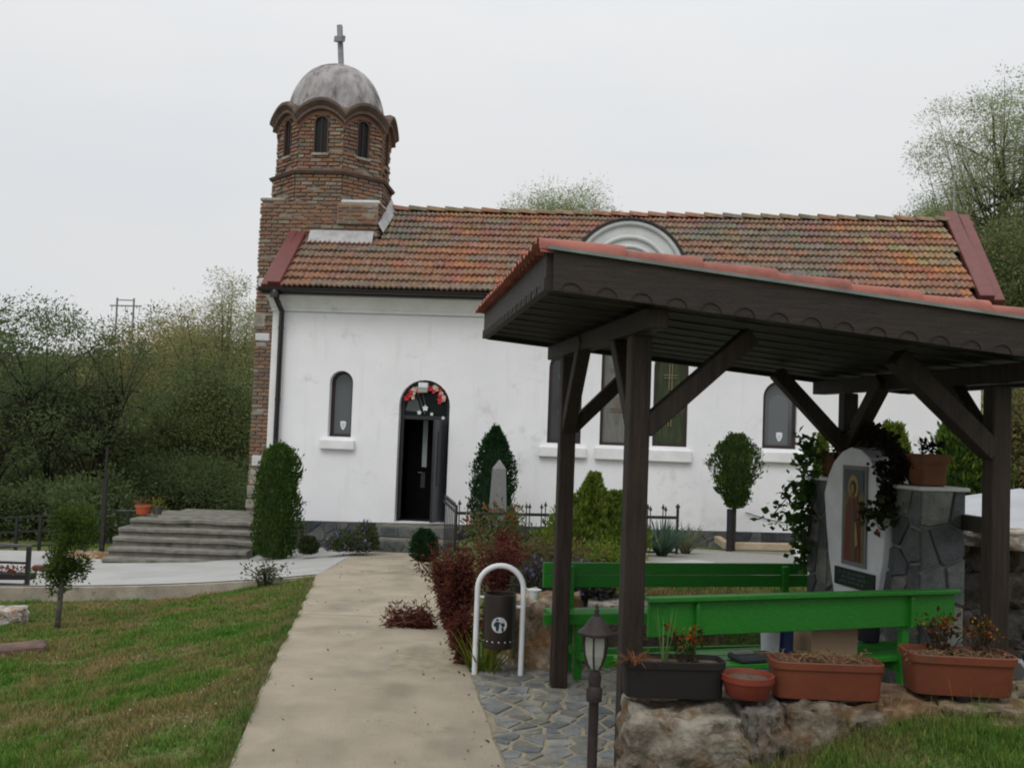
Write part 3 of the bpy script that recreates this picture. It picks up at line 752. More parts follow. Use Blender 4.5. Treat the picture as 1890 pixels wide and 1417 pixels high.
# back slope tiles as simple sheet and ridge tiles
MB().add([(tw[1], T_R, zR-.02), (b_.x, T_R, zR-.02), (b_.x, W_D+.38, zE), (sleft(T_R), W_D+.38, zE), (sleft(T_R), T_R, zR-.02)], [(0,1,2,3,4)], (.28,.12,.08)).build('back_slope', TILE, roof_o)
s_ = tw[1] + .05; k = 0
while s_ < b_.x - .05:
    z = roofz(s_, T_R) + .0; L = .42; c = rnd.choice([(.22,.15,.09),(.26,.16,.10),(.30,.14,.09),(.19,.15,.11)])
    mb = MB(); vs = []
    for e, (xx, rr_) in enumerate(((s_-.03, .115), (s_+L, .095))):
        for a in range(7):
            an = math.pi * a / 6; vs.append((xx, T_R + math.cos(an) * rr_ * 1.25, z + math.sin(an) * rr_ + (.03 if not e else -.005)))
    mb.add(vs, [(a, a+1, 8+a, 7+a) for a in range(6)] + [(6,5,4,3,2,1,0)], c); mb.build('ridge_tile', TILE, roof_o, smooth='auto'); s_ += L - .03
# verge flashings: red metal over the gable edge (two folds)
def coping(p, q, w, h, name='verge_flashing', off=0, lift=.05):
    mb = MB(); p = Vector(p) + Vector((off, 0, lift)); q = Vector(q) + Vector((off, 0, lift)); mb.beam(p, q, w, h); return mb.build(name, REDMET, church, bevel=.012)
eL = Rp(505, 531); rL = Rp(560, 427); coping(eL, rL, .24, .14, lift=.06); coping(eL + Vector((-.17,.02,-.03)), rL + Vector((-.12,-.12,-.03)), .16, .12)
eR = Rp(1822, 557); rR_ = Rp(1752, 400); coping(eR, rR_, .25, .13, lift=.06); coping(eR + Vector((.24,.1,-.06)), rR_ + Vector((.30,.06,-.05)), .2, .16)
coping((rR_.x+.2, T_R+.05, zR), (eR.x+.2, W_D+.3, zE), .5, .14, lift=.03)
# flashing at the tower
mb = MB()
fa = Rp(576, 436); fb = Rp(693, 438)
mb.add([(fa.x, tw[2]-.24, zroof(tw[2]-.24)+.06),(fb.x, tw[2]-.24, zroof(tw[2]-.24)+.06),(fb.x, tw[2]-.07, zroof(tw[2])+.16),(fa.x, tw[2]-.07, zroof(tw[2])+.16)], [(0,1,2,3)])
g1 = Rp(696, 436); g2 = Rp(716, 394)
mb.add([(tw[1]+.01, tw[2]-.08, g1.z+.22),(tw[1]+.12, tw[2]-.08, g1.z+.03),(tw[1]+.14, T_R, g2.z+.08),(tw[1]+.01, T_R, g2.z+.34)], [(0,1,2,3)])
mb.build('lead_flashing', mat('cement_flashing',(.42,.42,.42),(.3,.3,.3),6,.8,.3,20), church)
# gutter and downpipe
gz0 = zE - .07
mb = MB(); gs0 = Fp(478, 541, T_E-.06)[0]; n = 8; vs = []
for x in (gs0, S_R + .2):
    for a in range(n+1):
        an = math.pi + math.pi * a / n; vs.append((x, T_E - .07 + math.cos(an) * .075, gz0 + .06 + math.sin(an) * .08))
    vs += [(x, T_E-.07+.07, gz0+.055)] + [(x, T_E-.07-.07, gz0+.055)]
k = n + 3
mb.add(vs, [(i, i+1, k+i+1, k+i) for i in range(k-1)] + [tuple(range(k-1,-1,-1)), tuple(range(k, 2*k))])
mb.box((gs0, T_E+.02, zE-.12), (S_R+.2, -.2, zE-.0))
mb.build('gutter', GUTTER, church)
dp = Fp(517, 600, -.1)[0]; dpb = -1.05
mb = MB(); mb.tube([(dp-.02,T_E-.06,zE-.02),(dp-.02,T_E-.06,zE-.16),(dp,-.27,zE-.28),(dp+.02,-.10,zE-.42),(dp+.02,-.10,dpb)],.05,10)
mb.lathe([(.09,0),(.09,.1),(.06,.16)],10,Matrix.Translation((dp-.02,T_E-.06,zE-.2)))
for z in (zE-.75, zE-2.1): mb.lathe([(.058,0),(.058,.04)],10,Matrix.Translation((dp+.02,-.1,z)))
mb.build('downpipe', GUTTER, church, smooth='auto')
# arched fronton over the three windows
fcx, fcz = Fp(1160, 512); fr_r = Fp(1262, 512)[0] - fcx
fz0 = zE - .05
def half(rad, zb): return [(-rad, zb)] + [(-rad*math.cos(math.pi*i/20), fcz + rad*math.sin(math.pi*i/20)) for i in range(21)] + [(rad, zb)]
T = Matrix.Translation((fcx, 0, 0))
fo = MB().prism(half(fr_r, fz0), -.10, .9, T).build('fronton', WGREY, church)
mb = MB()
for rr_, y0, w_ in ((.98*fr_r, -.16, .1), (.72*fr_r, -.15, .085), (.55*fr_r, -.13, .07)):
    pts = [(fcx-rr_*math.cos(math.pi*i/24), -.11, fcz+rr_*math.sin(math.pi*i/24)) for i in range(25)]
    mb.tube([(fcx-rr_, -.11, fz0)] + pts + [(fcx+rr_, -.11, fz0)], w_*.55, 8)
mb.build('moulding', WGREY, fo, smooth=True)
mb = MB(); rr_ = fr_r + .03; pts = [(fcx-rr_, 0, fz0)] + [(fcx-rr_*math.cos(math.pi*i/24), 0, fcz+rr_*math.sin(math.pi*i/24)) for i in range(25)] + [(fcx+rr_, 0, fz0)]
vs = [(x, -.19, z) for x,_,z in pts] + [(x, 1.2, z) for x,_,z in pts] + [(x*1.0+(x-fcx)*.03, -.19, z+.035) for x,_,z in pts] + [(x+(x-fcx)*.03, 1.2, z+.035) for x,_,z in pts]; n = len(pts)
mb.add(vs, [(i,i+1,n+i+1,n+i) for i in range(n-1)] + [(2*n+i,3*n+i,3*n+i+1,2*n+i+1) for i in range(n-1)] + [(i,2*n+i,2*n+i+1,i+1) for i in range(n-1)])
mb.build('arch_capping', GUTTER, fo)
# antenna pole behind the ridge
ap = Rp(1757, 402)
an_o = empty('antenna_mast', cpos(ap.x+.05, T_R+.25, zR-.3), YAW, 'thin metal antenna mast behind the right end of the roof ridge', 'antenna')
MB().tube([(0,0,0),(0,0,.3+Fp(1757,325,T_R+.25)[1]-zR)],.016,6).build('mast', simple('galvanised',(.3,.3,.3)), an_o)
MB().tube([(-.18,0,1.0),(.18,0,1.0)],.008,5).build('crossbar', MATS['galvanised'], an_o)
# overhead wires on the wall at right (cable)
mb = MB(); q0 = Fp(1375,945); q1 = Fp(1500,967); mb.tube([(q0[0]+(q1[0]-q0[0])*i/8,-.03,q0[1]+(q1[1]-q0[1])*i/8-.06*math.sin(math.pi*i/8)) for i in range(9)],.008,5); mb.build('cable', BLACKM, church)

# ---- bell tower (part of the church)
tower = MB()
TS0, TS1, TT0, TT1 = tw
tcz = Fp(590, 371, TT0)[1]
core = MB().box((TS0+.02, TT0+.02, -1.5), (TS1-.02, TT1-.02, tcz-.03))
ocx = Fp(617, 300, 2.5)[0]; oct_r = (Fp(717, 300, 2.5)[0] - Fp(514, 300, 2.5)[0]) / 2; oct_low = (Fp(718, 350, 2.5)[0] - Fp(504, 350, 2.5)[0]) / 2
z1 = Fp(617, 321, 1.5)[1]; z2 = Fp(617, 222, 1.5)[1] + .1
view_t = math.atan2(-(L0 + cu*ocx + cn*2.5).x, (L0 + cu*ocx + cn*2.5).y)   # direction to camera
A0 = -math.pi/2 - view_t*1.0 + YAW*-1 + R(-38.5)
angs = [A0 + math.pi/4*k for k in range(8)]
def octo(rad, z, k): a = angs[k % 8] + math.pi/8; return (ocx + rad*math.cos(a), 2.5 + rad*math.sin(a), z)
oc = oct_low * 1.0; ou = oct_r * 1.0
for rad, za, zb in ((oc-.03, tcz-.9, z1), (ou-.03, z1, z2+.15)):
    core.add([octo(rad, za, k) for k in range(8)] + [octo(rad, zb, k) for k in range(8)], [(k, (k+1)%8, 8+(k+1)%8, 8+k) for k in range(8)] + [tuple(range(8, 16))])
tow = core.build('tower', MORTAR, church)
BC = [(.24,.135,.09), (.25,.135,.09), (.215,.125,.09), (.26,.16,.11), (.215,.155,.115), (.175,.13,.105), (.29,.155,.10), (.27,.22,.17)]
bvar = {}
def bmesh_for(length, ci):
    key = (round(length, 2), ci)
    if key not in bvar:
        mb = MB(); e = lambda: rnd.uniform(-.004, .004); L, H, D = length/2, .0265, .02
        vs = [(x*L+e(), y*D+e()*.5, z*H+e()) for x, y, z in ((-1,-1,-1),(1,-1,-1),(1,1,-1),(-1,1,-1),(-1,-1,1),(1,-1,1),(1,1,1),(-1,1,1))]
        mb.add(vs, [(0,3,2,1),(4,5,6,7),(0,1,5,4),(1,2,6,5),(2,3,7,6),(3,0,4,7)], tuple(x*rnd.uniform(.9,1.1) for x in BC[ci]))
        me = mb.mesh('brick'); me.materials.append(BRICK); bvar[key] = me
    return bvar[key]
bricks = []
def lay(origin, du, width, z0_, z1_, skip=None, pitch=.079):
    du = Vector(du).normalized(); nz_ = Vector((du.y, -du.x, 0)); rows_ = int((z1_-z0_)/pitch)
    ang = math.atan2(du.y, du.x)
    for j in range(rows_):
        z = z0_ + (j+.5)*pitch; x = -.125*(j % 2)
        while x < width - .02:
            a, b = max(x, 0)+.010, min(x+.25, width)-.010; x += .25
            if b - a < .05: continue
            segs = [(a, b)]
            if skip:
                sk = skip(z)
                if sk:
                    out = []
                    for (a1, b1) in segs:
                        if b1 <= sk[0] or a1 >= sk[1]: out.append((a1, b1)); continue
                        if a1 < sk[0]-.04: out.append((a1, sk[0]))
                        if b1 > sk[1]+.04: out.append((sk[1], b1))
                    segs = out
            for a1, b1 in segs:
                if rnd.random() < .05: continue
                c = Vector(origin) + du*((a1+b1)/2) + nz_*rnd.uniform(-.008,.008); c.z = z + rnd.uniform(-.003,.003)
                bricks.append((c, ang, round((b1-a1)/.02)*.02))
# block faces: front and left
lay((TS0, TT0, 0), (1,0,0), TS1-TS0, zE-.45, tcz)
lay((TS0, TT0, 0), (1,0,0), 1.0, -.75, zE-.45)
lay((TS0, TT1, 0), (0,-1,0), TT1-TT0, 3.2, tcz)
lay((TS1, TT0, 0), (0,1,0), 1.2, zroof(1.4), tcz)
side = 2*math.sin(math.pi/8)
winz0, winz1 = Fp(594, 287, 1.55)[1], Fp(594, 219, 1.55)[1]; ww = .28
for k in range(8):
    na = angs[k]; 
    if math.cos(na + math.pi/2 + 0) < -.35: continue
    for rad, za, zb, win in ((oc, tcz-.55, z1-.03, False), (ou, z1+.05, z2+.02, True)):
        p0 = Vector(octo(rad, 0, k-1)); p1 = Vector(octo(rad, 0, k)); W = (p1-p0).length
        sk = None
        if win:
            def sk(z, W=W):
                if winz0-.01 < z < winz1-ww/2: return (W/2-ww/2-.01, W/2+ww/2+.01)
                if winz1-ww/2 <= z < winz1+.03:
                    q = max(0, (ww/2+.02)**2-(z-winz1+ww/2)**2)**.5; return (W/2-q, W/2+q)
        lay(p0, p1-p0, W, za, zb, sk)
        if win:
            nrm = Vector((math.cos(na), math.sin(na), 0)); mid = (p0+p1)/2
            M = Matrix.Translation(mid) @ Matrix.Rotation(math.atan2((p1-p0).y, (p1-p0).x), 4, 'Z')
            wp = arch_poly(-ww/2, ww/2, winz0, winz1, 10)
            wo_ = MB().prism(wp, .022, .03, M).build('belfry_window', glassy('belfry_glass',(.012,.012,.012),.5,.2) if 'belfry_glass' not in bpy.data.materials else bpy.data.materials['belfry_glass'], tow)
            mb = MB(); 
            for sx in (-1, 1): mb.box((sx*ww/2-.012,-.03,winz0),(sx*ww/2+.012,.03,winz1-ww/2), M)
            for i in range(10):
                a0_ = math.pi*i/10; a1_ = math.pi*(i+1)/10; zc_ = winz1-ww/2
                mb.beam(M @ Vector((-ww/2*math.cos(a0_), 0, zc_+ww/2*math.sin(a0_))), M @ Vector((-ww/2*math.cos(a1_), 0, zc_+ww/2*math.sin(a1_))), .025, .06, up=tuple(nrm))
            mb.build('window_frame', simple('belfry_frame',(.10,.06,.045)) if 'belfry_frame' not in MATS else MATS['belfry_frame'], wo_)
            MB().box((-.008,-.0,winz0),(.008,.02,winz1), M).build('glazing_bar', FRAME, wo_)
            MB().box((-ww/2-.03,-.06,winz0-.05),(ww/2+.03,.03,winz0), M).build('window_sill', STONE_L, wo_)
# nearest 300 bricks are parts, the rest one mesh
order = sorted(range(len(bricks)), key=lambda i: (0 if (cpos(*bricks[i][0]) - EYE).y < 21.6 else 1, -bricks[i][0].z))
sing = set(order[:300]); rest = MB()
for i, (c, ang, L) in enumerate(bricks):
    M = Matrix.Translation(c) @ Matrix.Rotation(ang, 4, 'Z'); ci = rnd.randrange(8)
    if c.z < 1 and rnd.random() < .4: ci = 7
    me = bmesh_for(L, ci)
    if i in sing: inst('brick', me, tow, M)
    else: rest.add([v.co for v in me.vertices], [tuple(p.vertices) for p in me.polygons], BC[ci], M)
o = rest.build('bricks', BRICK, tow); o['kind'] = 'stuff'
# stone and plaster repairs on the base block
for (px, py, w, h, mm) in ((484,622,.3,.16,WGREY),(482,636,.22,.1,STONE_L),(486,522,.22,.2,WGREY),(474,880,.3,.3,STONE_L),(468,905,.28,.2,STONE_L),(466,930,.3,.18,STONE_L),(474,850,.22,.22,WGREY),(478,590,.26,.3,STONE_L),(480,760,.16,.12,STONE_L)):
    q = Fp(px, py, TT0-.03); MB().box((max(q[0]-w/2,TS0-.015), TT0-.035, q[1]-h/2), (q[0]+w/2, TT0+.05, q[1]+h/2)).build('repair_stone', mm, tow, bevel=.02)
# ledge caps of the base block
mb = MB(); q = 24
mb.box((TS0-.02, TT0-.03, tcz-.03), (TS0+.5, TT1, tcz+.04)); mb.build('ledge', STONE_L, tow, bevel=.02)
q1 = Fp(630, 369, TT0)[0]; MB().box((q1, TT0-.04, tcz-.04), (TS1+.02, TT0+.9, tcz+.03)).build('ledge', WGREY, tow, bevel=.02)
q1 = Fp(625, 380, TT0)[0]; MB().box((q1, TT0-.06, zroof(TT0)+.3), (TS1-.01, TT0+.0, tcz-.04)).build('brick_pier', MORTAR, tow)
lay((q1, TT0-.06, 0), (1,0,0), TS1-.01-q1, zroof(TT0)+.3, tcz-.05)
for c, ang, L in bricks[order.__len__():]:
    me = bmesh_for(L, rnd.randrange(8)); inst('brick', me, tow, Matrix.Translation(c) @ Matrix.Rotation(ang, 4, 'Z'))
# string course
mb = MB(); pr = [(ou-.0, z1-.06), (oc+.06, z1-.055), (oc+.09, z1-.0), (oc+.02, z1+.03), (ou-.02, z1+.07)]
vs = []
for rad, z in pr: vs += [octo(rad, z, k) for k in range(8)]
mb.add(vs, [(i*8+k, i*8+(k+1)%8, (i+1)*8+(k+1)%8, (i+1)*8+k) for i in range(len(pr)-1) for k in range(8)])
mb.build('string_course', mat('dark_brick_course',(.13,.085,.065),(.08,.06,.05),9,.9,.5,40), tow)
# wavy cornice, two oversailing layers
zc0 = Fp(637, 218, 1.45)[1]; arch_h = .30
def wavy(layers, name, m):
    mb = MB(); N = 14; rings = []
    for rad, dz in layers:
        ring = []
        for k in range(8):
            p0 = Vector(octo(rad, 0, k-1)); p1 = Vector(octo(rad, 0, k))
            for i in range(N):
                q = i/N; p = p0.lerp(p1, q); zz = zc0 + arch_h * (math.sin(math.pi*q)**.8) ; ring.append((p.x, p.y, zz+dz))
        rings.append(ring)
    n = len(rings[0]); vs = [p for r_ in rings for p in r_]
    mb.add(vs, [(i*n+k, i*n+(k+1)%n, (i+1)*n+(k+1)%n, (i+1)*n+k) for i in range(len(rings)-1) for k in range(n)])
    return mb.build(name, m, tow)
CORN = mat('weathered_cornice', (.15,.10,.08), (.09,.07,.06), 7, .92, .5, 30, c3=(.22,.14,.1), s3=5, p3=.58)
wavy([(ou-.04,-.26),(ou+.03,-.26),(ou+.03,-.18),(ou+.05,-.18)], 'lower_cornice', mat('brick_arch_band',(.25,.125,.085),(.16,.09,.065),14,.9,.5,40))
wavy([(ou+.02,-.18),(ou+.12,-.16),(ou+.12,-.10),(ou+.09,-.09),(ou+.17,-.02),(ou+.19,-.01),(ou+.19,.05),(ou+.10,.09),(ou-.12,.06)], 'cornice', CORN)
# dome
zd0 = Fp(617, 205, 1.6)[1]-.1; zd1 = Fp(617, 124, 2.5)[1]; dr = (Fp(703, 190, 2.5)[0]-Fp(534, 190, 2.5)[0])/2*1.05
prof = [(dr*1.0, zd0-.25), (dr*1.01, zd0)] + [(dr*math.cos(a)**.84 if a < 1.5 else .04, zd0 + (zd1-zd0)*math.sin(a)) for a in np.linspace(.12, math.pi/2-.03, 12)]
MB().lathe(prof, 32, Matrix.Translation((ocx, 2.5, 0))).build('dome', DOME, tow, smooth=True)
# cross, edge-on and leaning a little
cb = Vector((ocx+.06, 2.5, zd1-.05)); ct = Fp(627, 47, 2.5); ctv = Vector((ct[0], 2.5, ct[1])); ax = (ctv-cb).normalized()
cm = MB().beam(cb, ctv, .11, .10); mid = cb.lerp(ctv, .68)
cm2 = MB().beam(mid+Vector((-.17,.30,.12)), mid+Vector((.14,-.30,-.10)), .1, .13)
cr_ = cm.build('cross', mat('weathered_cross',(.30,.31,.33),(.2,.2,.22),8,.9,.3,30), tow, bevel=.012); cm2.build('cross_arm', MATS['weathered_cross'], cr_, bevel=.012)

# ------------------------------------------------------------------ old stone steps left of the tower
steps = empty('stone_steps', cpos(0, -.4, -1), 0, 'broad flight of five weathered stone steps left of the church', 'steps')
steps.location = (0,0,0)
zt_ = 1.66 - (952-770)/1850*18.7
left_px = [(188,1026,1041,16.9), (200,1007,1024,17.25), (208,990,1006,17.6), (218,974,988,17.95), (240,958,972,18.3)]
zb_ = 1.66 - (1041-767)/1850*16.9; rz = (zt_ - zb_) / 5
for i, (px, ya, yb, d) in enumerate(left_px):
    a = P(px, ya, d); zt_i = zb_ + rz*(i+1); xr_ = -4.42
    mb = MB(); N = 14; vs = []
    for k in range(N+1):
        x = a.x + (xr_-a.x)*k/N; j = .05*noise.noise(Vector((x*2.1, i*7, 0))); jz = .03*noise.noise(Vector((x*1.7, i*3, 4)))
        vs += [(x, d + j+.03, zb_-.35), (x, d + j+.025, zt_i-.065+jz), (x, d+j-.02, zt_i-.055+jz), (x, d+j-.015, zt_i-.008+jz), (x, d + .03 + j, zt_i+jz), (x, 20.2, zt_i+jz*.2), (x, 20.2, zb_-.35)]
    fs = [(k*7+q, k*7+7+q, k*7+8+q, k*7+1+q) for k in range(N) for q in range(6)] + [(6,5,4,3,2,1,0), tuple(N*7+q for q in range(7))]
    mb.add(vs, fs); mb.build('step', CONC_D, steps)
# landing
MB().box((P(300,950,19).x, 18.6, zt_-.3), (-4.42, 20.4, zt_+.03)).build('landing', CONC_D, steps, bevel=.03)

# ------------------------------------------------------------------ pavilion
NL = P(1018, 537, 4.68); PU = Vector((.985, .17, 0)).normalized(); PV = Vector((-.136, .99, 0)).normalized()
ZB = NL.z; SLP = .078; LEN, WID, FH = 3.32, 2.65, .19
pav = empty('pavilion', (0,0,0), 0, 'dark wooden pavilion with salmon tiled roof on four posts', 'pavilion')
def W3(a, b, c): p = Vector((NL.x, NL.y, 0)) + PU*a + PV*b; return Vector((p.x, p.y, c))
def WR(a, b, c): p = Vector((NL.x, NL.y, 0)) + PU*a + PV*b; return Vector((p.x, p.y, ZB + c - SLP*a))
posts = {}
for key, (a, b) in {'p2': (.532, .353), 'p1': (.488, 1.99), 'p4': (2.60, .40), 'p3': (2.54, 2.03)}.items():
    posts[key] = (a, b); w = .108 if key in ('p2', 'p4') else .104
    base = W3(a, b, -.02); top = WR(a, b, -.11)
    MB().beam(base, top, w, w, up=tuple(PV)).build('post', DWOOD, pav, bevel=.008)
for a in (.54, 2.61):      # cross beams
    MB().beam(WR(a-.0, .06, -.05), WR(a-.05, WID-.1, -.05), .11, .10).build('beam', DWOOD, pav, bevel=.006)

def brace(k, du, dv, L=.55, w=.085):
    a, b = posts[k]; z0_ = 1.69 + (0 if k in ('p1','p2') else -.05)
    MB().beam(W3(a+du*.03, b+dv*.03, z0_), WR(a+du*L, b+dv*L, -.03), w, w).build('brace', DWOOD, pav, bevel=.006)
brace('p2', 1, 0, .60, .095); brace('p2', 0, 1, .5); brace('p1', 1, 0, .55); brace('p1', 0, -1, .5)
brace('p4', -1, 0, .62, .11); brace('p4', 0, 1, .5); brace('p3', -1, 0, .55, .095); brace('p3', 0, -1, .5, .095)
MB().beam(W3(posts['p4'][0], posts['p4'][1], 1.23), Vector((3.02, 6.95, 1.17)), .07, .09).build('rail', DWOOD, pav)
# ceiling boards with V joints
NB = 9
for i in range(NB):
    b0, b1 = .02 + (WID-.04)*i/NB, .02 + (WID-.04)*(i+1)/NB
    mb = MB(); g = .007
    pts = [(b0+g, .045), (b0+g+.012, .03), (b1-g-.012, .03), (b1-g, .045), (b1-g, .06), (b0+g, .06)]
    vs = [WR(.02, b, c) for b, c in pts] + [WR(LEN-.02, b, c) for b, c in pts]; n = 6
    mb.add(vs, [(k, (k+1)%n, n+(k+1)%n, n+k) for k in range(n)] + [tuple(range(n-1,-1,-1)), tuple(range(n,2*n))])
    mb.build('ceiling_board', CEIL, pav)
mb = MB()
for i in range(1, NB):
    b = .02 + (WID-.04)*i/NB; mb.beam(WR(.03, b, .028), WR(LEN-.03, b, .028), .014, .010)
mb.build('joint_bead', mat('worn_bead',(.10,.09,.085),(.03,.026,.024),5,.6), pav)
# fascia boards: upper plank and carved lower plank on each side
def fascia(pa, pb, out):
    # pa,pb = (a,b) ends; out = outward unit (in a,b)
    oa, ob = out
    def band(c0, c1, th, name):
        vs = []
        for (a, b) in (pa, pb):
            for c in (c0, c1):
                for k in (0, th): vs.append(WR(a+oa*k, b+ob*k, c))
        f = [(0,1,5,4),(2,6,7,3),(1,3,7,5),(0,4,6,2),(0,2,3,1),(4,5,7,6)]
        o = MB().add(vs, f).build(name, DWOODH, pav); o.data.update(); return o
    band(.055, FH, .030, 'fascia_board'); band(0, .058, .038, 'carved_board')
    L = math.hypot(pb[0]-pa[0], pb[1]-pa[1]); n = int(L/.172); da, db = (pb[0]-pa[0])/L, (pb[1]-pa[1])/L
    for i in range(n):
        s_ = .09 + i*.172; rr_ = .052; mb = MB(); pts = []
        for k in range(9):
            an = math.pi*k/8; q = s_ + rr_*math.cos(an); pts.append(WR(pa[0]+da*q+oa*.040, pa[1]+db*q+ob*.040, .0+rr_*.85*math.sin(an)))
        mb.tube(pts, .0032, 5); mb.build('scallop', GUTTER, pav)
fascia((0,0), (LEN,0), (0,-1)); fascia((0,WID), (0,0), (-1,0)); fascia((LEN,0), (LEN,WID), (1,0)); fascia((LEN,WID), (0,WID), (0,1))
MB().beam(WR(-.03,-.036,FH+.006), WR(LEN+.03,-.036,FH+.006), .022, .016).build('drip_edge', mat('zinc_edge',(.20,.23,.21),(.13,.15,.14),6,.5,0,10,.5), pav)
MB().add([WR(.0,.0,FH-.005), WR(LEN,.0,FH-.005), WR(LEN,WID,FH-.005), WR(0,WID,FH-.005)], [(0,1,2,3)]).build('roof_deck', DWOODH, pav)
# roof tiles, courses running down to the right, ribs along the length
ntv = []
for j in range(5):
    k = rnd.uniform(.8, 1.12); m_ = tile_mb(w=.204, l=.42, col=(k, k, k), th=.03, amp=.03).mesh('roof_tile'); m_.materials.append(NTILE); ntv.append(m_)
Rw = Matrix(((PU.x, PV.x, 0, 0), (PU.y, PV.y, 0, 0), (0, 0, 1, 0), (0, 0, 0, 1)))
NJ = 13; NI = 9
for i in range(NI):
    for j in range(NJ):
        b = .12 + (WID-.16)*j/(NJ-1)
        pos = WR(-.06 + (i+1)*.385, b, FH+.012+rnd.uniform(0,.008))
        # tile local +y points up the slope (towards -a)
        M = Matrix.Translation(pos) @ Rw @ Matrix.Rotation(R(90)+rnd.uniform(-.015,.015), 4, 'Z') @ Matrix.Rotation(SLP-.055, 4, 'X')
        inst('roof_tile', rnd.choice(ntv), pav, M)
for i in range(NI):       # half-round verge tiles over the near edge
    a0_ = -.07 + i*.385; a1_ = a0_ + .42; mb = MB(); vs = []; N = 9; k = rnd.uniform(.85, 1.1)
    for (a, rr_, lift) in ((a0_, .050, -.006), (a1_, .057, .010)):
        for q in range(N):
            an = R(-10) + R(200)*q/(N-1); vs.append(WR(a, .028+rr_*math.cos(an), FH+.014+lift+rr_*math.sin(an)))
    for q in range(N):
        an = R(-10) + R(200)*q/(N-1); vs.append(WR(a1_, .028+.046*math.cos(an), FH+.024+.046*math.sin(an)))
    mb.add(vs, [(q, q+1, N+q+1, N+q) for q in range(N-1)] + [(N+q, N+q+1, 2*N+q+1, 2*N+q) for q in range(N-1)], (k, k, k)); mb.build('verge_tile', NTILE, pav, smooth='auto')
for j in range(22):       # rib ends along the high left edge
    b = .03 + j*(WID-.02)/22; mb = MB(); vs = []; k = rnd.uniform(.85, 1.1); N = 7
    for a, lift in ((-.062, 0), (.22, .0)):
        for q in range(N):
            an = math.pi*q/(N-1); vs.append(WR(a, b+.05*math.cos(an), FH-.015+lift+.075*math.sin(an)))
    vs += [WR(-.062, b+.033*math.cos(math.pi*q/(N-1)), FH-.015+.05*math.sin(math.pi*q/(N-1))) for q in range(N)]
    mb.add(vs, [(q, q+1, N+q+1, N+q) for q in range(N-1)] + [(2*N+q, 2*N+q+1, q+1, q) for q in range(N-1)], (k, k, k)); mb.build('ridge_end_tile', NTILE, pav)

# ------------------------------------------------------------------ slate paving
pv = tag(MB().add([(-.8+.0,2.2,-.022),(6.0,2.2,-.022),(6.0,7.62,-.022),(-.8,7.62,-.022)], [(0,1,2,3)]).build('paving', GROUT), 'grey slate crazy paving under the pavilion', kind='structure')
Mf = Matrix(((1,0,0,0),(0,0,1,0),(0,-1,0,0),(0,0,0,1)))    # (x, y, z) of a prism -> lying flat: x, z->y, y->-z
ctr = []; pv_rest = MB()
for poly in voronoi(4.2, 4.4, .165, .115, seed=11, gap=.026, x0=-.75, z0=3.1, jit=.55):
    cx_ = sum(p[0] for p in poly)/len(poly); cy_ = sum(p[1] for p in poly)/len(poly)
    pp = poly
    if cx_ < xr(cy_) - .05: continue
    if min(p[0]-xr(p[1]) for p in pp) < .005: pp = [(max(x, xr(y)+.02), y) for x, y in pp]
    if cy_ < 4.65 and cx_ > .62: continue
    if abs(sum(pp[k][0]*pp[(k+1)%len(pp)][1]-pp[(k+1)%len(pp)][0]*pp[k][1] for k in range(len(pp)))) < .004: continue
    mb = MB(); k = rnd.uniform(.8, 1.2); c = rnd.choice([(.19,.20,.205),(.22,.225,.22),(.15,.16,.17),(.25,.24,.21),(.20,.195,.175)])
    M = Matrix(((1,0,0,0),(0,0,1,0),(0,-1,0,-.022),(0,0,0,1)))
    n = len(pp); area = sum(pp[i][0]*pp[(i+1)%n][1]-pp[(i+1)%n][0]*pp[i][1] for i in range(n)); 
    if area < 0: pp = pp[::-1]
    th = .005 + rnd.uniform(0, .005); cx_ = sum(p[0] for p in pp)/n; cy_ = sum(p[1] for p in pp)/n
    top = [(cx_+(x-cx_)*.95, cy_+(y-cy_)*.95, -.022+th) for x, y in pp]; bot = [(x, y, -.022+th*.3) for x, y in pp]; bb = [(x, y, -.03) for x, y in pp]
    mb.add(top+bot+bb, [tuple(range(n))] + [(n+i, n+(i+1)%n, (i+1)%n, i) for i in range(n)] + [(2*n+i, 2*n+(i+1)%n, n+(i+1)%n, n+i) for i in range(n)], tuple(x*k for x in c))
    if cx_ < 1.15 and cy_ > 3.3: mb.build('stone', SLATE, pv)
    else: pv_rest.add(mb.v, mb.f, mb.c[0][:3])
pv_rest.build('stones', SLATE, pv)['kind'] = 'stuff'

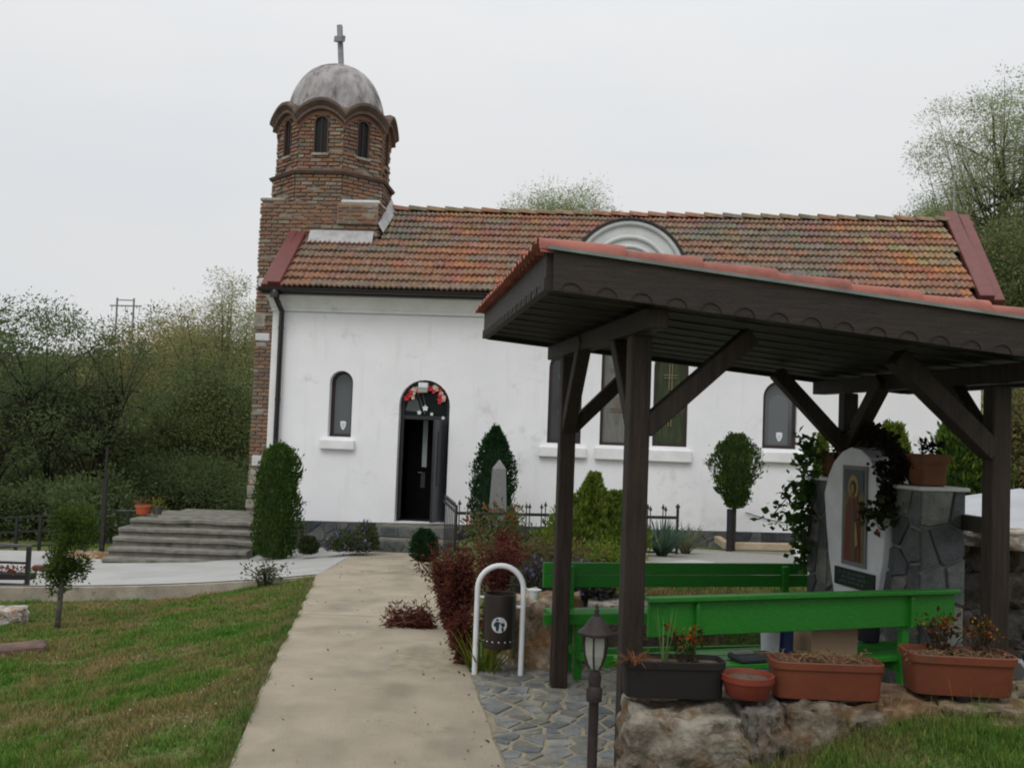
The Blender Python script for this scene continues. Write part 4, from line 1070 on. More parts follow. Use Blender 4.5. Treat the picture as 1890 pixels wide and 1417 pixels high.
# ------------------------------------------------------------------ rocks
RK = [(.21,.175,.12), (.16,.135,.105), (.22,.20,.165), (.19,.125,.08), (.15,.135,.12)]
def rock(name, c, size, rz=0, seed=0, col=None, parent=None, sub=3, amp=.16, boxy=.65):
    bm = bmesh.new(); bmesh.ops.create_cube(bm, size=2); bmesh.ops.subdivide_edges(bm, edges=bm.edges, cuts=sub*2, use_grid_fill=True)
    for v in bm.verts:
        d = v.co.normalized(); p = v.co.lerp(d * 1.15, 1 - boxy)
        o_ = Vector((seed*1.7, seed*.9, 0)); k = 1 + amp*noise.noise(d*1.6+o_) + amp*.6*noise.noise(d*4+o_) + amp*.4*noise.noise(d*9+o_) + amp*.2*noise.noise(d*20+o_)
        k -= amp*.5*(1-abs(noise.noise(d*2.3+o_*1.3))*3.2) if abs(noise.noise(d*2.3+o_*1.3)) < .09 else 0; p = p*k; v.co = Vector((p.x*size[0]/2, p.y*size[1]/2, p.z*size[2]/2))
    me = bpy.data.meshes.new(name); bm.to_mesh(me); bm.free()
    c_ = col or RK[seed % 5]; at = me.attributes.new('tint', 'FLOAT_COLOR', 'POINT'); at.data.foreach_set('color', np.tile(np.array([*c_, 1], 'f'), len(me.vertices)))
    for i_, p in enumerate(me.polygons): p.use_smooth = (i_ % 3) != 0
    me.materials.append(ROCK); o = bpy.data.objects.new(name, me); C.objects.link(o); o.location = c; o.rotation_euler = (0, 0, rz)
    if parent: o.parent = parent
    return o
# near garden wall under the planters
nw = empty('rubble_wall', (0,0,0), 0, 'low rubble wall in the foreground carrying the flower troughs', 'stone wall')
x = .575; i = 0
specs = [(.50,.44),(.22,.34),(.42,.36),(.30,.30),(.5,.30),(.4,.3),(.55,.34),(.5,.34)]
for w, h in specs:
    topz = .445 + (x-.56)*.055
    rock('stone', (x+w/2, 4.67, topz-h/2-.0), (w*1.05, .5, h*1.02), rnd.uniform(-.04,.04), 20+i, RK[(i*2+2) % 5], nw, 6 if i < 3 else 4, .2, .8); x += w*.97; i += 1
for k in range(12):
    xx = .80 + k*.27; rock('stone', (xx+rnd.uniform(-.05,.05), 4.60, .10+rnd.uniform(-.04,.05)), (.26,.32,.24), rnd.uniform(-.3,.3), 50+k, None, nw, 2, .22, .7)
for k in range(9):
    xx = .80 + k*.36; rock('stone', (xx, 4.78, .37+(xx-.56)*.055), (.36,.26,.14), rnd.uniform(-.1,.1), 70+k, None, nw, 3, .14, .85)
# retaining wall behind the far bench
rw = empty('retaining_wall', (0,0,0), 0, 'low retaining wall of rough stones behind the far green bench', 'stone wall')
rock('stone', (.30, 7.42, .15), (.50,.42,.64), .05, 90, (.36,.29,.22), rw, 6, .16, .8)
x = .58
for k in range(9):
    w = rnd.uniform(.26,.42); rock('stone', (x+w/2, 7.66+x*.10, .12), (w*1.06,.34,.26), rnd.uniform(-.05,.05), 100+k, [(.22,.19,.16),(.17,.15,.13)][k%2], rw, 3, .15, .8)
    rock('stone', (x+w/2+.08, 7.70+x*.10, .29), (w*1.05,.34,.19), rnd.uniform(-.05,.05), 120+k, [(.40,.37,.33),(.30,.27,.24),(.42,.36,.30)][k%3], rw, 3, .15, .8); x += w
# dark rubble wall at the right
rr = empty('rubble_wall', (0,0,0), 0, 'dark dry rubble wall at the right edge behind the corner post', 'stone wall')
x = 3.05
for j in range(4):
    x = 2.95 + .08*(j % 2)
    for k in range(6):
        w = rnd.uniform(.26,.44); rock('stone', (x+w/2, 7.25+j*.06+(x-3)*.1, .12+j*.26), (w*1.08,.42,.28), rnd.uniform(-.1,.1), 140+j*7+k, [(.13,.12,.11),(.10,.095,.09),(.17,.155,.14)][k%3], rr, 3, .2, .7); x += w*.98
rock('stone', (3.62, 7.15, 1.03), (.7,.5,.12), .1, 201, (.5,.48,.45), rr, 3, .12, .85)

# white slab roof of the low structure at the far right
sl_o = empty('covered_well', (0,0,0), 0, 'low beige masonry well house under a sloping white slab, right of the pavilion', 'well')
a = P(1783, 948, 9.6); b = P(1950, 905, 9.6)
z_l, z_r = 1.66-(940-826)/1850*9.2, 1.66-(905-830)/1850*10.4
def quad_slab(zs, th, x0, x1, y0, y1):
    (z00, z10, z11, z01) = zs
    vs = [(x0,y0,z00),(x1,y0,z10),(x1,y1,z11),(x0,y1,z01)]; vs = [(x,y,z-th) for x,y,z in vs] + vs
    return MB().add(vs, [(3,2,1,0),(4,5,6,7),(0,1,5,4),(1,2,6,5),(2,3,7,6),(3,0,4,7)])
sx0 = (1772-945)/1850*9.4
quad_slab((.82,1.08,1.24,1.00), .05, sx0, 5.6, 9.0, 11.0).build('white_slab', mat('white_slab_paint',(.40,.41,.43),(.33,.34,.36),2,.7,.1,20), sl_o)
quad_slab((.765,1.025,1.185,.945), .06, sx0, 5.6, 9.02, 10.98).build('slab_edge', simple('slab_edge_grey',(.25,.26,.28)), sl_o)
quad_slab((.70,.96,1.11,.88), 1.0, sx0+.12, 5.5, 9.15, 10.9).build('masonry', mat('beige_render',(.30,.24,.17),(.22,.18,.13),4,.9,.4,30), sl_o)

# ------------------------------------------------------------------ green benches
def bench(name, label, A, B, ztop, zbot, zseat, face, sup, legs, group):
    A, B = Vector(A), Vector(B); d = (B-A).normalized(); nn = Vector((-d.y, d.x, 0)) * face   # seat side
    t = empty(name, (0,0,0), 0, label, 'bench', group); L = (B-A).length
    def w(s_, o_, z): p = A + d*s_ + nn*o_; return Vector((p.x, p.y, z))
    zm = (ztop+zbot)/2
    if face > 0:
        MB().beam(w(0,0,zm), w(L,0,zm), .028, ztop-zbot).build('backrest_board', GREEN, t, bevel=.004)
        MB().beam(w(-.01,-.015,ztop+.014), w(L+.01,-.015,ztop+.014), .075, .024).build('top_rail', GREEN, t, bevel=.004)
    else:
        h_ = (ztop-zbot)/2
        for zz in (zbot+h_/2, ztop-h_/2): MB().beam(w(0,0,zz), w(L,0,zz), .028, h_-.004).build('backrest_board', GREEN, t, bevel=.004)
    for s_ in sup:
        MB().beam(w(s_, .035*1, .0), w(s_, .035, ztop-.02), .05, .05, up=tuple(d)).build('leg', GREEN, t, bevel=.004)
        if face > 0: MB().beam(w(s_, -.024, zbot-.0), w(s_, -.024, ztop-.01), .035, .02, up=tuple(d)).build('cleat', GREEN, t)
        fo_ = .36 if face > 0 else .25
        MB().beam(w(s_, fo_, 0), w(s_, fo_, zseat-.035), .05, .05, up=tuple(d)).build('leg', GREEN, t, bevel=.004)
        MB().beam(w(s_, .03, zseat-.06), w(s_, fo_+.03, zseat-.06), .05, .06).build('bearer', GREEN, t)
        MB().beam(w(s_, .03, .17), w(s_, .36, .17), .04, .045).build('bearer', GREEN, t)
    for k in range(3 if face > 0 else 2):
        o_ = .10 + k*.118; MB().beam(w(-.0, o_, zseat-.012), w(L, o_, zseat-.012), .112, .03).build('seat_board', GREEN, t, bevel=.004)
    ap_ = .42 if face > 0 else .285
    MB().beam(w(-.07, ap_, zseat-.032), w(L, ap_, zseat-.032), .022, .066).build('seat_apron', GREEN, t)
    MB().beam(w(sup[0], .2, .17), w(sup[-1], .2, .17), .035, .045).build('stretcher', GREEN, t)
    return t
bench('garden_bench', 'near green bench seen from behind, board box and buckets on its seat', P(1197,1103,5.32)*1, P(1760,1088,6.05)*1, .79, .605, .42, 1, [.28, 1.72], 2, 'green benches under the pavilion')
bench('garden_bench', 'far green bench facing the camera in front of the retaining wall', P(1003,1036,7.07)*1, P(1490,1037,7.58)*1, .752, .575, .44, -1, [.19, 1.86], 2, 'green benches under the pavilion')

# things on the near bench and behind it
bx = P(1518, 1207, 5.98); bo = empty('cardboard_box', (bx.x, bx.y, .425), R(20), 'open cardboard box on the seat of the near bench', 'box')
mb = MB().box((-.16,-.11,0),(.16,.11,.15)); mb.f.pop(1); mb.build('carton', CARD, bo)
MB().box((-.15,-.10,.13),(.15,.10,.142)).build('paper_lining', simple('blue_grey_paper',(.2,.24,.27)), bo)
for s_ in (-1, 1):
    MB().beam((-.16, s_*.11, .15), (-.16, s_*.16, .17), .001, .002)
    MB().add([(-.16,s_*.11,.15),(.16,s_*.11,.15),(.16,s_*.17,.165),(-.16,s_*.17,.165)],[(0,1,2,3)]).build('flap', CARD, bo)
bx = P(1421, 1207, 5.85); o = MB().lathe([(.045,0),(.05,.005),(.056,.15),(.06,.15),(.06,.16),(.05,.16)], 20).build('bucket', simple('white_plastic',(.5,.52,.55)), smooth='auto', loc=(bx.x,bx.y,.425)); tag(o, 'pale plastic bucket beside the cardboard box on the bench', 'bucket')
bx = P(1449, 1207, 5.9); o = MB().lathe([(.04,0),(.044,.004),(.046,.14),(.04,.16),(.02,.165)], 20).build('canister', BLUE, smooth='auto', loc=(bx.x,bx.y,.425)); tag(o, 'dark blue canister standing between bucket and cardboard box', 'canister')
bx = P(1392, 1215, 5.7); bg = empty('folded_bag', (bx.x, bx.y, .425), R(20), 'dark folded bag lying flat on the left of the near bench seat', 'bag')
MB().box((-.13,-.08,0),(.13,.08,.035)).build('cloth', simple('dark_grey_cloth',(.03,.033,.04)), bg, bevel=.014, seg=2)
MB().box((-.12,.0,.036),(.0,.07,.045)).build('paper', simple('dull_paper',(.25,.25,.23)), bg)
bx = P(1602, 1200, 6.35); o = MB().lathe([(.06,0),(.066,.01),(.07,.12),(.062,.12)],16).build('flower_pot', simple('dark_violet_plastic',(.02,.018,.03)), smooth='auto', loc=(bx.x,bx.y,.43)); tag(o,'small dark pot on the near bench right of the cardboard box','pot')

# ------------------------------------------------------------------ shrine
sh = P(1697, 1100, 6.2); SW = Vector((-.225, .974, 0)).normalized(); SQ = Vector((.974, .225, 0)).normalized()   # along the face; into the body
shrine = empty('wayside_shrine', (0,0,0), 0, 'stone clad shrine with white arched niche holding a saint icon', 'shrine')
SM = Matrix(((-SW.x*-1, SQ.x, 0, sh.x), (SW.y, SQ.y, 0, sh.y), (0, 0, 1, 0), (0,0,0,1)))   # x along face (near->far), y into body, z up
TH = .30; ZT = 1.385
def S(s_, q_, z): return SM @ Vector((s_, q_, z))
def sbox(a, b, m, name, bevel=0, par=shrine): return MB().box(a, b, SM).build(name, m, par, bevel=bevel)
SHM = mat('shrine_mortar', (.19,.19,.175), (.13,.13,.12), 8, .95, .4, 40)
b1_ = sbox((0, 0, -.05), (.27, TH, ZT), SHM, 'near_pillar'); b2_ = sbox((1.06, 0, -.05), (1.31, TH, ZT), SHM, 'far_pillar')
b3_ = sbox((.27, .02, -.05), (1.06, TH, ZT-.05), SHM, 'body')
sbox((-.03,-.03,ZT),(.29,TH+.03,ZT+.025), WGREY, 'pillar_cap', .006); sbox((1.04,-.03,ZT),(1.34,TH+.03,ZT+.025), WGREY, 'pillar_cap', .006)
SHS = [(.13,.14,.135), (.15,.16,.15), (.11,.12,.12), (.165,.17,.155), (.08,.085,.095)]
MF = SM @ Matrix(((-1,0,0,0),(0,1,0,0),(0,0,1,0),(0,0,0,1)))
def clad(par, poly, M, flip=False, th=.018):
    slab_stone('stone', poly, par, M, th, SHS, shrink=.008)
def flipn(o): o.data.flip_normals()
# face stones (towards the bench) : prism front is -y in shrine frame
for poly in voronoi(.27, ZT, .15, .2, seed=31, gap=.02): clad(b1_, poly, SM)
for poly in voronoi(.25, ZT, .14, .22, seed=32, gap=.02, x0=1.06): clad(b2_, poly, SM)
# near end stones (towards the camera): x across thickness
ME = Matrix(((SQ.x, SW.x, 0, sh.x), (SQ.y, SW.y, 0, sh.y), (0,0,1,0), (0,0,0,1)))
for poly in voronoi(TH, ZT, .17, .235, seed=34, gap=.018, jit=.3): clad(b1_, poly, ME)
# flank stones around the white panel
cpz = [(.30,.0,.62)]
wp = [(.40,.62),(.90,.62),(.97,.85),(1.02,1.1),(1.05,1.3),(1.0,1.43),(.93,1.53),(.83,1.60),(.72,1.635),(.60,1.62),(.50,1.57),(.42,1.48),(.36,1.36),(.30,1.15),(.33,.9)]
for poly in voronoi(.79, 1.0, .17, .22, seed=36, gap=.02, x0=.27, z0=0): clad(b3_, poly, SM @ Matrix.Translation((0,.02,0)))
pan = MB().prism(wp, -.045, .2, SM).build('white_panel', simple('niche_white',(.62,.63,.66)), shrine, bevel=.006)
# icon: recessed frame look built proud, painted figure in thin layers
IU = Matrix.Translation((0,0,.035)); SM = SM @ IU
ic = MB().prism([(.50,.80),(.50,1.475),(.79,1.475),(.79,.80)], -.058, -.044, SM).build('icon', simple('icon_frame_grey',(.17,.17,.165)), shrine)
def lay_(poly, y, m, name): return MB().prism(poly, y, y+.0025, SM).build(name, m, ic)
lay_([(.525,.83),(.525,1.45),(.765,1.45),(.765,.83)], -.0615, ICONBG, 'picture')
lay_([(.53,1.30),(.53,1.445),(.76,1.445),(.76,1.30)], -.0645, simple('icon_blue_grey',(.075,.09,.10)), 'sky_band')
cxi = .645
lay_([(cxi+.062*math.cos(a), 1.33+.085*math.sin(a)) for a in np.linspace(0, 6.28, 18)[:-1]], -.0675, ICONG, 'halo')
lay_([(cxi+.036*math.cos(a), 1.325+.052*math.sin(a)) for a in np.linspace(0, 6.28, 14)[:-1]], -.0705, simple('icon_dark_hair',(.05,.035,.025)), 'hair')
lay_([(cxi+.022*math.cos(a), 1.318+.036*math.sin(a)) for a in np.linspace(0, 6.28, 14)[:-1]], -.0735, simple('icon_face',(.24,.14,.08)), 'face')
lay_([(.55,.835),(.56,1.05),(.565,1.2),(.60,1.265),(.645,1.28),(.69,1.265),(.725,1.2),(.735,1.05),(.745,.835)], -.0675, ICONR, 'robe')
lay_([(.60,.84),(.615,1.1),(.63,1.25),(.66,1.25),(.665,1.1),(.66,.84)], -.0705, simple('icon_brown_stole',(.10,.06,.035)), 'stole')
lay_([(.57,.95),(.59,1.09),(.61,1.10),(.60,.93)], -.073, ICONG, 'scroll')
SM = SM @ Matrix.Translation((0,0,.020))
# plaque: dark green with pale engraved lines (not legible)
pq = MB().prism([(.395,.635),(.395,.755),(.865,.755),(.865,.635)], -.062, -.044, SM).build('plaque', PLAQUE, shrine)
mb = MB(); rg = random.Random(5)
for li, zz in enumerate((.727,.697,.667)):
    s_ = .80 - .03*(li == 1); e = .49
    while s_ > e:
        L = rg.uniform(.008,.014)
        if rg.random() < .86:
            x0_, x1_ = s_-L, s_; z0_, z1_ = zz-.009, zz+.009
            mb.box((x1_-.003,-.064,z0_),(x1_,-.0622,z1_), SM)
            if rg.random() < .7: mb.box((x0_,-.064,z0_),(x0_+.003,-.0622,z1_), SM)
            zc_ = rg.choice((z0_, zz-.0015, z1_-.003)); mb.box((x0_,-.064,zc_),(x1_,-.0622,zc_+.003), SM)
        s_ -= L + .005
mb.build('lettering', PLTXT, pq)
SM = SM @ Matrix.Translation((0,0,-.055))
o = MB().prism([(.40,.60),(.40,.62),(.93,.62),(.93,.60)], -.08, .1, SM).build('ledge', WGREY, shrine)
o = MB(); blossom(o, SM @ Vector((.36,-.055,1.09)), .03, rnd); o.build('red_flower', FRED, shrine)
# vines hanging over the arch
rg = np.random.default_rng(3)
vine = empty('hanging_vine', S(.65,.0,1.6), 0, 'dark trailing vine draped over the arch of the shrine', 'vine')
vine.location = (0,0,0)
cs = []
for s_, q_, z in [(.3,.05,1.56),(.36,.04,1.62),(.42,.06,1.66),(.5,.06,1.70),(.58,.06,1.72),(.66,.08,1.73),(.75,.08,1.73),(.84,.08,1.71),(.93,.06,1.67),(1.0,.05,1.62),(.25,.0,1.50),(.24,-.02,1.44),(.28,-.04,1.38),(.30,-.05,1.30),(.34,-.05,1.50),(.2,.05,1.55)]:
    cs.append(S(s_, q_, z))
leaf_mesh('leaves', cluster_pts(cs, 130, .030, 5), .036, [(.018,.018,.010),(.03,.025,.014),(.035,.033,.015),(.022,.015,.01)], .8, -.4, 3, vine)
mb = MB(); mb.tube([S(.2,.1,1.45),S(.35,.08,1.6),S(.65,.1,1.69),S(.95,.1,1.62),S(1.1,.1,1.45)],.05,6); mb.build('stem', BARK, vine, smooth=True)
cs = [S(.28,-.10,1.22),S(.34,-.10,1.25),S(.38,-.1,1.19),S(.31,-.09,1.14),S(.24,-.06,1.2),S(.42,-.11,1.22),S(.22,-.05,1.3)]
leaf_mesh('spray', cluster_pts(cs, 18, .03, 6), .05, [(.03,.045,.015),(.05,.06,.02)], .8, -.3, 4, vine)
# left hanging ivy pot plants
ivy = empty('potted_ivy', (0,0,0), 0, 'green ivy spilling from the pot on the far shrine pillar', 'plant')
cs = []
for k in range(30):
    q = rnd.random(); z = 1.60 - .85*q + rnd.uniform(-.04,.04); cs.append(S(1.26+rnd.uniform(-.02,.10), -.05 + rnd.uniform(-.06,.06), z))
for (px, py) in ((1482,806),(1487,815),(1492,822),(1452,905),(1458,935),(1470,925),(1425,952),(1440,958),(1445,940),(1462,960),(1480,1000),(1470,1010),(1462,890),(1500,830),(1505,850),(1495,870)): cs.append(P(px, py, 7.35))
leaf_mesh('leaves', cluster_pts(cs, 13, .032, 8), .055, [(.05,.10,.025),(.035,.075,.02),(.07,.12,.03),(.03,.055,.018)], .85, -.3, 5, ivy)
mb = MB(); rt = S(1.2,.1,1.5)
for c in cs[::4]: mb.tube([rt, rt.lerp(c,.5)+Vector((0,0,.08)), c], .004, 4)
mb.build('stems', BARK, ivy)
# pots on the pillars
def square_pot(name, label, M, w, d, h, m):
    t = empty(name, (0,0,0), 0, label, 'flower pot', 'terracotta pots on the shrine pillars')
    t.matrix_world = M
    mb = MB()
    r1, r2 = .86, 1.0
    vs = [(x*w/2*k, y*d/2*k, z) for k, z in ((r1,0),(r2*.96,h*.86)) for x, y in ((-1,-1),(1,-1),(1,1),(-1,1))]
    mb.add(vs, [(3,2,1,0)] + [(i,(i+1)%4,4+(i+1)%4,4+i) for i in range(4)]); mb.build('pot_body', m, t, bevel=.01)
    mb = MB(); o_ = 1.03; vs = [(x*w/2*k, y*d/2*k, z) for k, z in ((o_,h*.72),(o_,h),(.9,h),(.9,h*.7)) for x, y in ((-1,-1),(1,-1),(1,1),(-1,1))]
    mb.add(vs, [(j*4+i, j*4+(i+1)%4, (j+1)*4+(i+1)%4, (j+1)*4+i) for j in range(3) for i in range(4)]); mb.build('rim', m, t)
    MB().box((-w*.44,-d*.44,h*.8),(w*.44,d*.44,h*.9)).build('soil', SOIL, t); return t
square_pot('flower_pot', 'brown terracotta square pot on the near shrine pillar', SM @ Matrix.Translation((.11,.12,ZT+.026)), .17, .19, .20, mat('aged_terracotta',(.17,.065,.03),(.12,.05,.025),6,.8,.2,30))
square_pot('flower_pot', 'smaller shaded terracotta pot with ivy on the far shrine pillar', SM @ Matrix.Translation((1.17,.14,ZT+.026)), .20, .2, .18, MATS['aged_terracotta'])
# small dark bird ornament on the near pot
sb = empty('succulent', S(.12,.12,ZT+.22), 0, 'tiny dark succulent with one upright sprig in the near shrine pot', 'plant')
leaf_mesh('leaves', cluster_pts([(0,0,.03),(.03,0,.04)], 40, .02, 2), .04, [(.02,.03,.02)], .6, .5, 2, sb)
mb = MB().tube([(-.03,0,0),(-.04,0,.09)], .004, 4); mb.build('sprig', BARK, sb)

# ------------------------------------------------------------------ garden lamp
lx = P(1096, 1300, 4.45)
lam = empty('garden_lamp', (lx.x, lx.y, 0), 0, 'brown post lantern with frosted panes standing in the foreground', 'lamp')
zr = 1.66-(1160-800)/1850*4.45; 
MB().lathe([(.075,0),(.075,.02),(.04,.04),(.034,.1),(.022,.14),(.022,zr-.30),(.034,zr-.30),(.036,zr-.25),(.026,zr-.235),(.03,zr-.20),(.022,zr-.17)], 20).build('post', BROWNM, lam, smooth='auto')
MB().lathe([(.080,zr-.012),(.081,zr-.002),(.060,zr+.014),(.046,zr+.032),(.034,zr+.052),(.020,zr+.066),(.013,zr+.07)], 24).build('lantern_roof', BROWNM, lam, smooth='auto')
MB().lathe([(.012,zr+.068),(.014,zr+.074),(.008,zr+.082),(.013,zr+.09),(.006,zr+.098),(.009,zr+.108),(.002,zr+.122)], 14).build('finial', BROWNM, lam, smooth=True)
MB().lathe([(.052,zr-.02),(.05,zr-.012)], 6).build('cage_ring', BROWNM, lam)
for k in range(6):
    a0_ = R(60*k+15); a1_ = R(60*k+75)
    prof = [(.054,zr-.018),(.055,zr-.05),(.050,zr-.10),(.036,zr-.14),(.024,zr-.16)]
    vs = [(r_*.93*math.cos(a), r_*.93*math.sin(a), z) for r_, z in prof for a in (a0_, a1_)]
    MB().add(vs, [(2*i, 2*i+2, 2*i+3, 2*i+1) for i in range(4)]).build('glass_pane', LAMPG, lam)
    MB().tube([(r_*math.cos(a0_), r_*math.sin(a0_), z) for r_, z in prof], .0042, 5).build('cage_bar', BROWNM, lam)

# ------------------------------------------------------------------ litter bin
bl, br = P(876, 1235, 7.0), P(961, 1236, 7.0); wz = bl.z
binn = empty('litter_bin', ((bl.x+br.x)/2, 7.0, 0), R(0), 'dark brown litter bin with white disc hung in white hoop', 'litter bin')
hw = (br.x-bl.x)/2; ztp = 1.66-(1040-793)/1850*7.0
pts = [(-hw,0,-.05)] + [(-hw*math.cos(math.pi*i/16), 0, ztp-hw+hw*math.sin(math.pi*i/16)) for i in range(17)] + [(hw,0,-.05)]
MB().tube(pts, .019, 12).build('hoop', WHITEM, binn, smooth='auto')
zt1, zb1 = 1.66-(1090-793)/1850*7.0, 1.66-(1187-793)/1850*7.0
br_ = .112
mb = MB().lathe([(br_*.94,zb1),(br_,zb1+.01),(br_,zt1),(br_*.95,zt1),(br_*.94,zb1+.03),(.01,zb1+.03)], 32); mb.f = mb.f[:-1]; mb.build('basket', mat('brown_bin_paint',(.018,.012,.011),(.026,.018,.016),5,.4,0,10,.5), binn, smooth='auto')
mb = MB()
for zz in (zt1-.07,):
    mb.tube([(-hw,0,zt1-.03),(-br_,0,zt1-.03)],.008,6); mb.tube([(hw,0,zt1-.09),(br_,0,zt1-.09)],.012,6)
mb.build('bracket', WHITEM, binn)
zc_ = 1.66-(1142-793)/1850*7.0
def oncyl(x, z, off=.002): a = x/br_; rr_ = br_+off; return (rr_*math.sin(a), -rr_*math.cos(a), z)
def decal(poly, off, m, name, par=binn):
    n = len(poly); cx_ = sum(p[0] for p in poly)/n; cz_ = sum(p[1] for p in poly)/n
    mb = MB(); mb.add([oncyl(cx_, cz_, off)] + [oncyl(x, z, off) for x, z in poly], [(0, i+1, (i+1)%n+1) for i in range(n)]); o = mb.build(name, m, par)
    if sum((Vector(p.normal).dot(Vector((0,-1,0)))) for p in o.data.polygons) < 0: o.data.flip_normals()
    return o
disc = decal([(.053*math.cos(a), zc_+.053*math.sin(a)) for a in np.linspace(0,6.283,25)[:-1]], .002, simple('pale_disc',(.45,.49,.52)), 'disc')
LG = simple('logo_blue_black',(.02,.03,.04))
decal([(-.006+.0085*math.cos(a)-.008, zc_+.034+.0085*math.sin(a)) for a in np.linspace(0,6.283,11)[:-1]], .0035, LG, 'logo_head')
decal([(-.028,zc_+.022),(-.0,zc_+.022),(.0,zc_-.006),(-.004,zc_-.04),(-.021,zc_-.04),(-.024,zc_-.006)], .0035, LG, 'logo_body')
decal([(-.004,zc_+.02),(-.002,zc_+.012),(.022,zc_+.001),(.024,zc_+.007)], .004, LG, 'logo_arm')
decal([(.014,zc_-.018),(.032,zc_-.018),(.029,zc_-.044),(.017,zc_-.044)], .0035, LG, 'logo_basket')
decal([(.017,zc_-.012),(.023,zc_-.009),(.026,zc_-.014),(.02,zc_-.017)], .0035, LG, 'logo_paper')
zdots = 1.66-(1173-793)/1850*7.0
for k in range(-4, 5):
    decal([(k*.043+.006*math.cos(a), zdots+.006*math.sin(a)) for a in np.linspace(0,6.283,9)[:-1]], .002, MATS['pale_disc'], 'drain_hole')
for k in (-1, 0, 1):
    decal([(k*.04-.005+.005*math.cos(a), zt1-.075+.005*math.sin(a)) for a in np.linspace(0,6.283,9)[:-1]], .002, BLACKM, 'vent_hole')
cup = empty('ashtray', (binn.location.x+hw+.075, 7.0, 1.66-(1100-794)/1850*7.0), 0, 'small white ashtray cup clipped to the litter bin hoop', 'ashtray')
mb = MB().lathe([(.027,0),(.03,.004),(.042,.062),(.05,.064),(.05,.07),(.038,.07)],18); mb.build('bowl', WHITEM, cup, smooth='auto')
MB().tube([(-.095,0,.078),(-.06,0,.078),(-.05,0,.07)],.006,6).build('clip', WHITEM, cup)

# ------------------------------------------------------------------ planters on the near wall
def trough(name, label, c, w, d, h, m, rz, group='flower troughs on the foreground wall', taper=.86):
    t = empty(name, c, rz, label, 'planter', group); mb = MB()
    def ring(k, z, r_=.35):
        pts = []; 
        for i in range(24):
            a = 2*math.pi*i/24; x = math.copysign(abs(math.cos(a))**r_, math.cos(a)); y = math.copysign(abs(math.sin(a))**r_, math.sin(a))
            pts.append((x*(w/2-(1-k)*d*.5), y*d/2*k, z))
        return pts
    rings = [ring(taper,0), ring(taper+.02,.012), ring(.97,h*.80), ring(1.06,h*.80), ring(1.07,h*.98), ring(1.04,h), ring(.97,h), ring(.93,h*.84)]
    vs = [p for r_ in rings for p in r_]
    mb.add(vs, [(j*24+i, j*24+(i+1)%24, (j+1)*24+(i+1)%24, (j+1)*24+i) for j in range(len(rings)-1) for i in range(24)] + [tuple(range(23,-1,-1))])
    mb.build('trough_body', m, t, smooth='auto')
    n = 24; mb = MB().add(ring(.93, h*.86) + [(0,0,h*.9)], [(i,(i+1)%n,n) for i in range(n)]); mb.build('soil', SOIL, t, smooth=True); return t
ctr_ = P(1240, 1281, 4.62); t1 = trough('planter', 'long black flower trough at the left end of the foreground wall', (ctr_.x, ctr_.y, ctr_.z), .455, .17, .165, BLACKP, R(3), taper=.9)
ctr_ = P(1521, 1283, 4.66); t2 = trough('planter', 'terracotta trough of dry stalks between round bowl and rightmost trough', (ctr_.x, ctr_.y, ctr_.z), .50, .18, .165, TERRA, R(0))
ctr_ = P(1765, 1274, 4.66); t3 = trough('planter', 'rightmost terracotta trough with dying marigolds on the wall', (ctr_.x, ctr_.y, ctr_.z), .47, .24, .18, TERRA, R(-4))
ctr_ = P(1379, 1284, 4.56); bw = empty('flower_bowl', ctr_, 0, 'shallow round red terracotta bowl between the troughs on the wall', 'planter', 'flower troughs on the foreground wall')
MB().lathe([(.085,0),(.095,.01),(.112,.07),(.118,.072),(.118,.098),(.106,.098),(.100,.075)], 28).build('bowl_body', mat('red_terracotta',(.21,.04,.022),(.16,.034,.02),5,.5,.1,20), bw, smooth='auto')
MB().lathe([(.101,.06),(.09,.082),(.02,.086)], 24).build('soil', SOIL, bw)
# plants in the planters
def stems_plant(name, label, c, n, hgt, spread, scol, tipcol, tipn, tips, seed, par_group=None, leafs=0, lcol=None, cat='plant', wx=.1):
    rg = random.Random(seed); t = empty(name, c, 0, label, cat, par_group); mb = MB(); ends = []
    for i in range(n):
        b = Vector((rg.uniform(-wx, wx), rg.uniform(-.04,.04), 0)); e = b + Vector((rg.uniform(-spread,spread), rg.uniform(-spread,spread)*.6, hgt*rg.uniform(.6,1.05)))
        m_ = b.lerp(e,.5) + Vector((rg.uniform(-.02,.02),0,.02)); mb.tube([b,m_,e],[.003,.0025,.0015],4); ends.append(e)
        if leafs:
            for q in range(leafs): ends.append(b.lerp(e, rg.random()))
    mb.build('stems', scol, t)
    if tipn: leaf_mesh('flowers', cluster_pts(ends[::(1+leafs)], tipn, tips*.5, seed), tips, tipcol, .7, .2, seed, t)
    if leafs: leaf_mesh('leaves', cluster_pts(ends, 3, .012, seed+1), .03, lcol, .5, .1, seed+1, t)
    return t
DRY = simple('dry_stalk',(.16,.10,.05)); DARKST = simple('dark_stalk',(.035,.025,.018)); GRST = simple('green_stalk',(.10,.17,.04))
OR = [(.30,.08,.015),(.36,.13,.02),(.2,.05,.015)]
c0 = t1.matrix_basis @ Vector((.06,0,.145)); stems_plant('marigold', 'dark marigold with orange heads in the black trough', c0, 12, .15, .05, DARKST, OR, 8, .017, 4, leafs=2, lcol=[(.03,.035,.015),(.06,.05,.02)], wx=.04)
c0 = t3.matrix_basis @ Vector((-.06,.03,.16)); stems_plant('marigold', 'left dying marigold clump in the rightmost terracotta trough', c0, 15, .15, .07, DARKST, OR, 6, .017, 5, leafs=3, lcol=[(.05,.035,.02),(.09,.05,.02)], wx=.03)
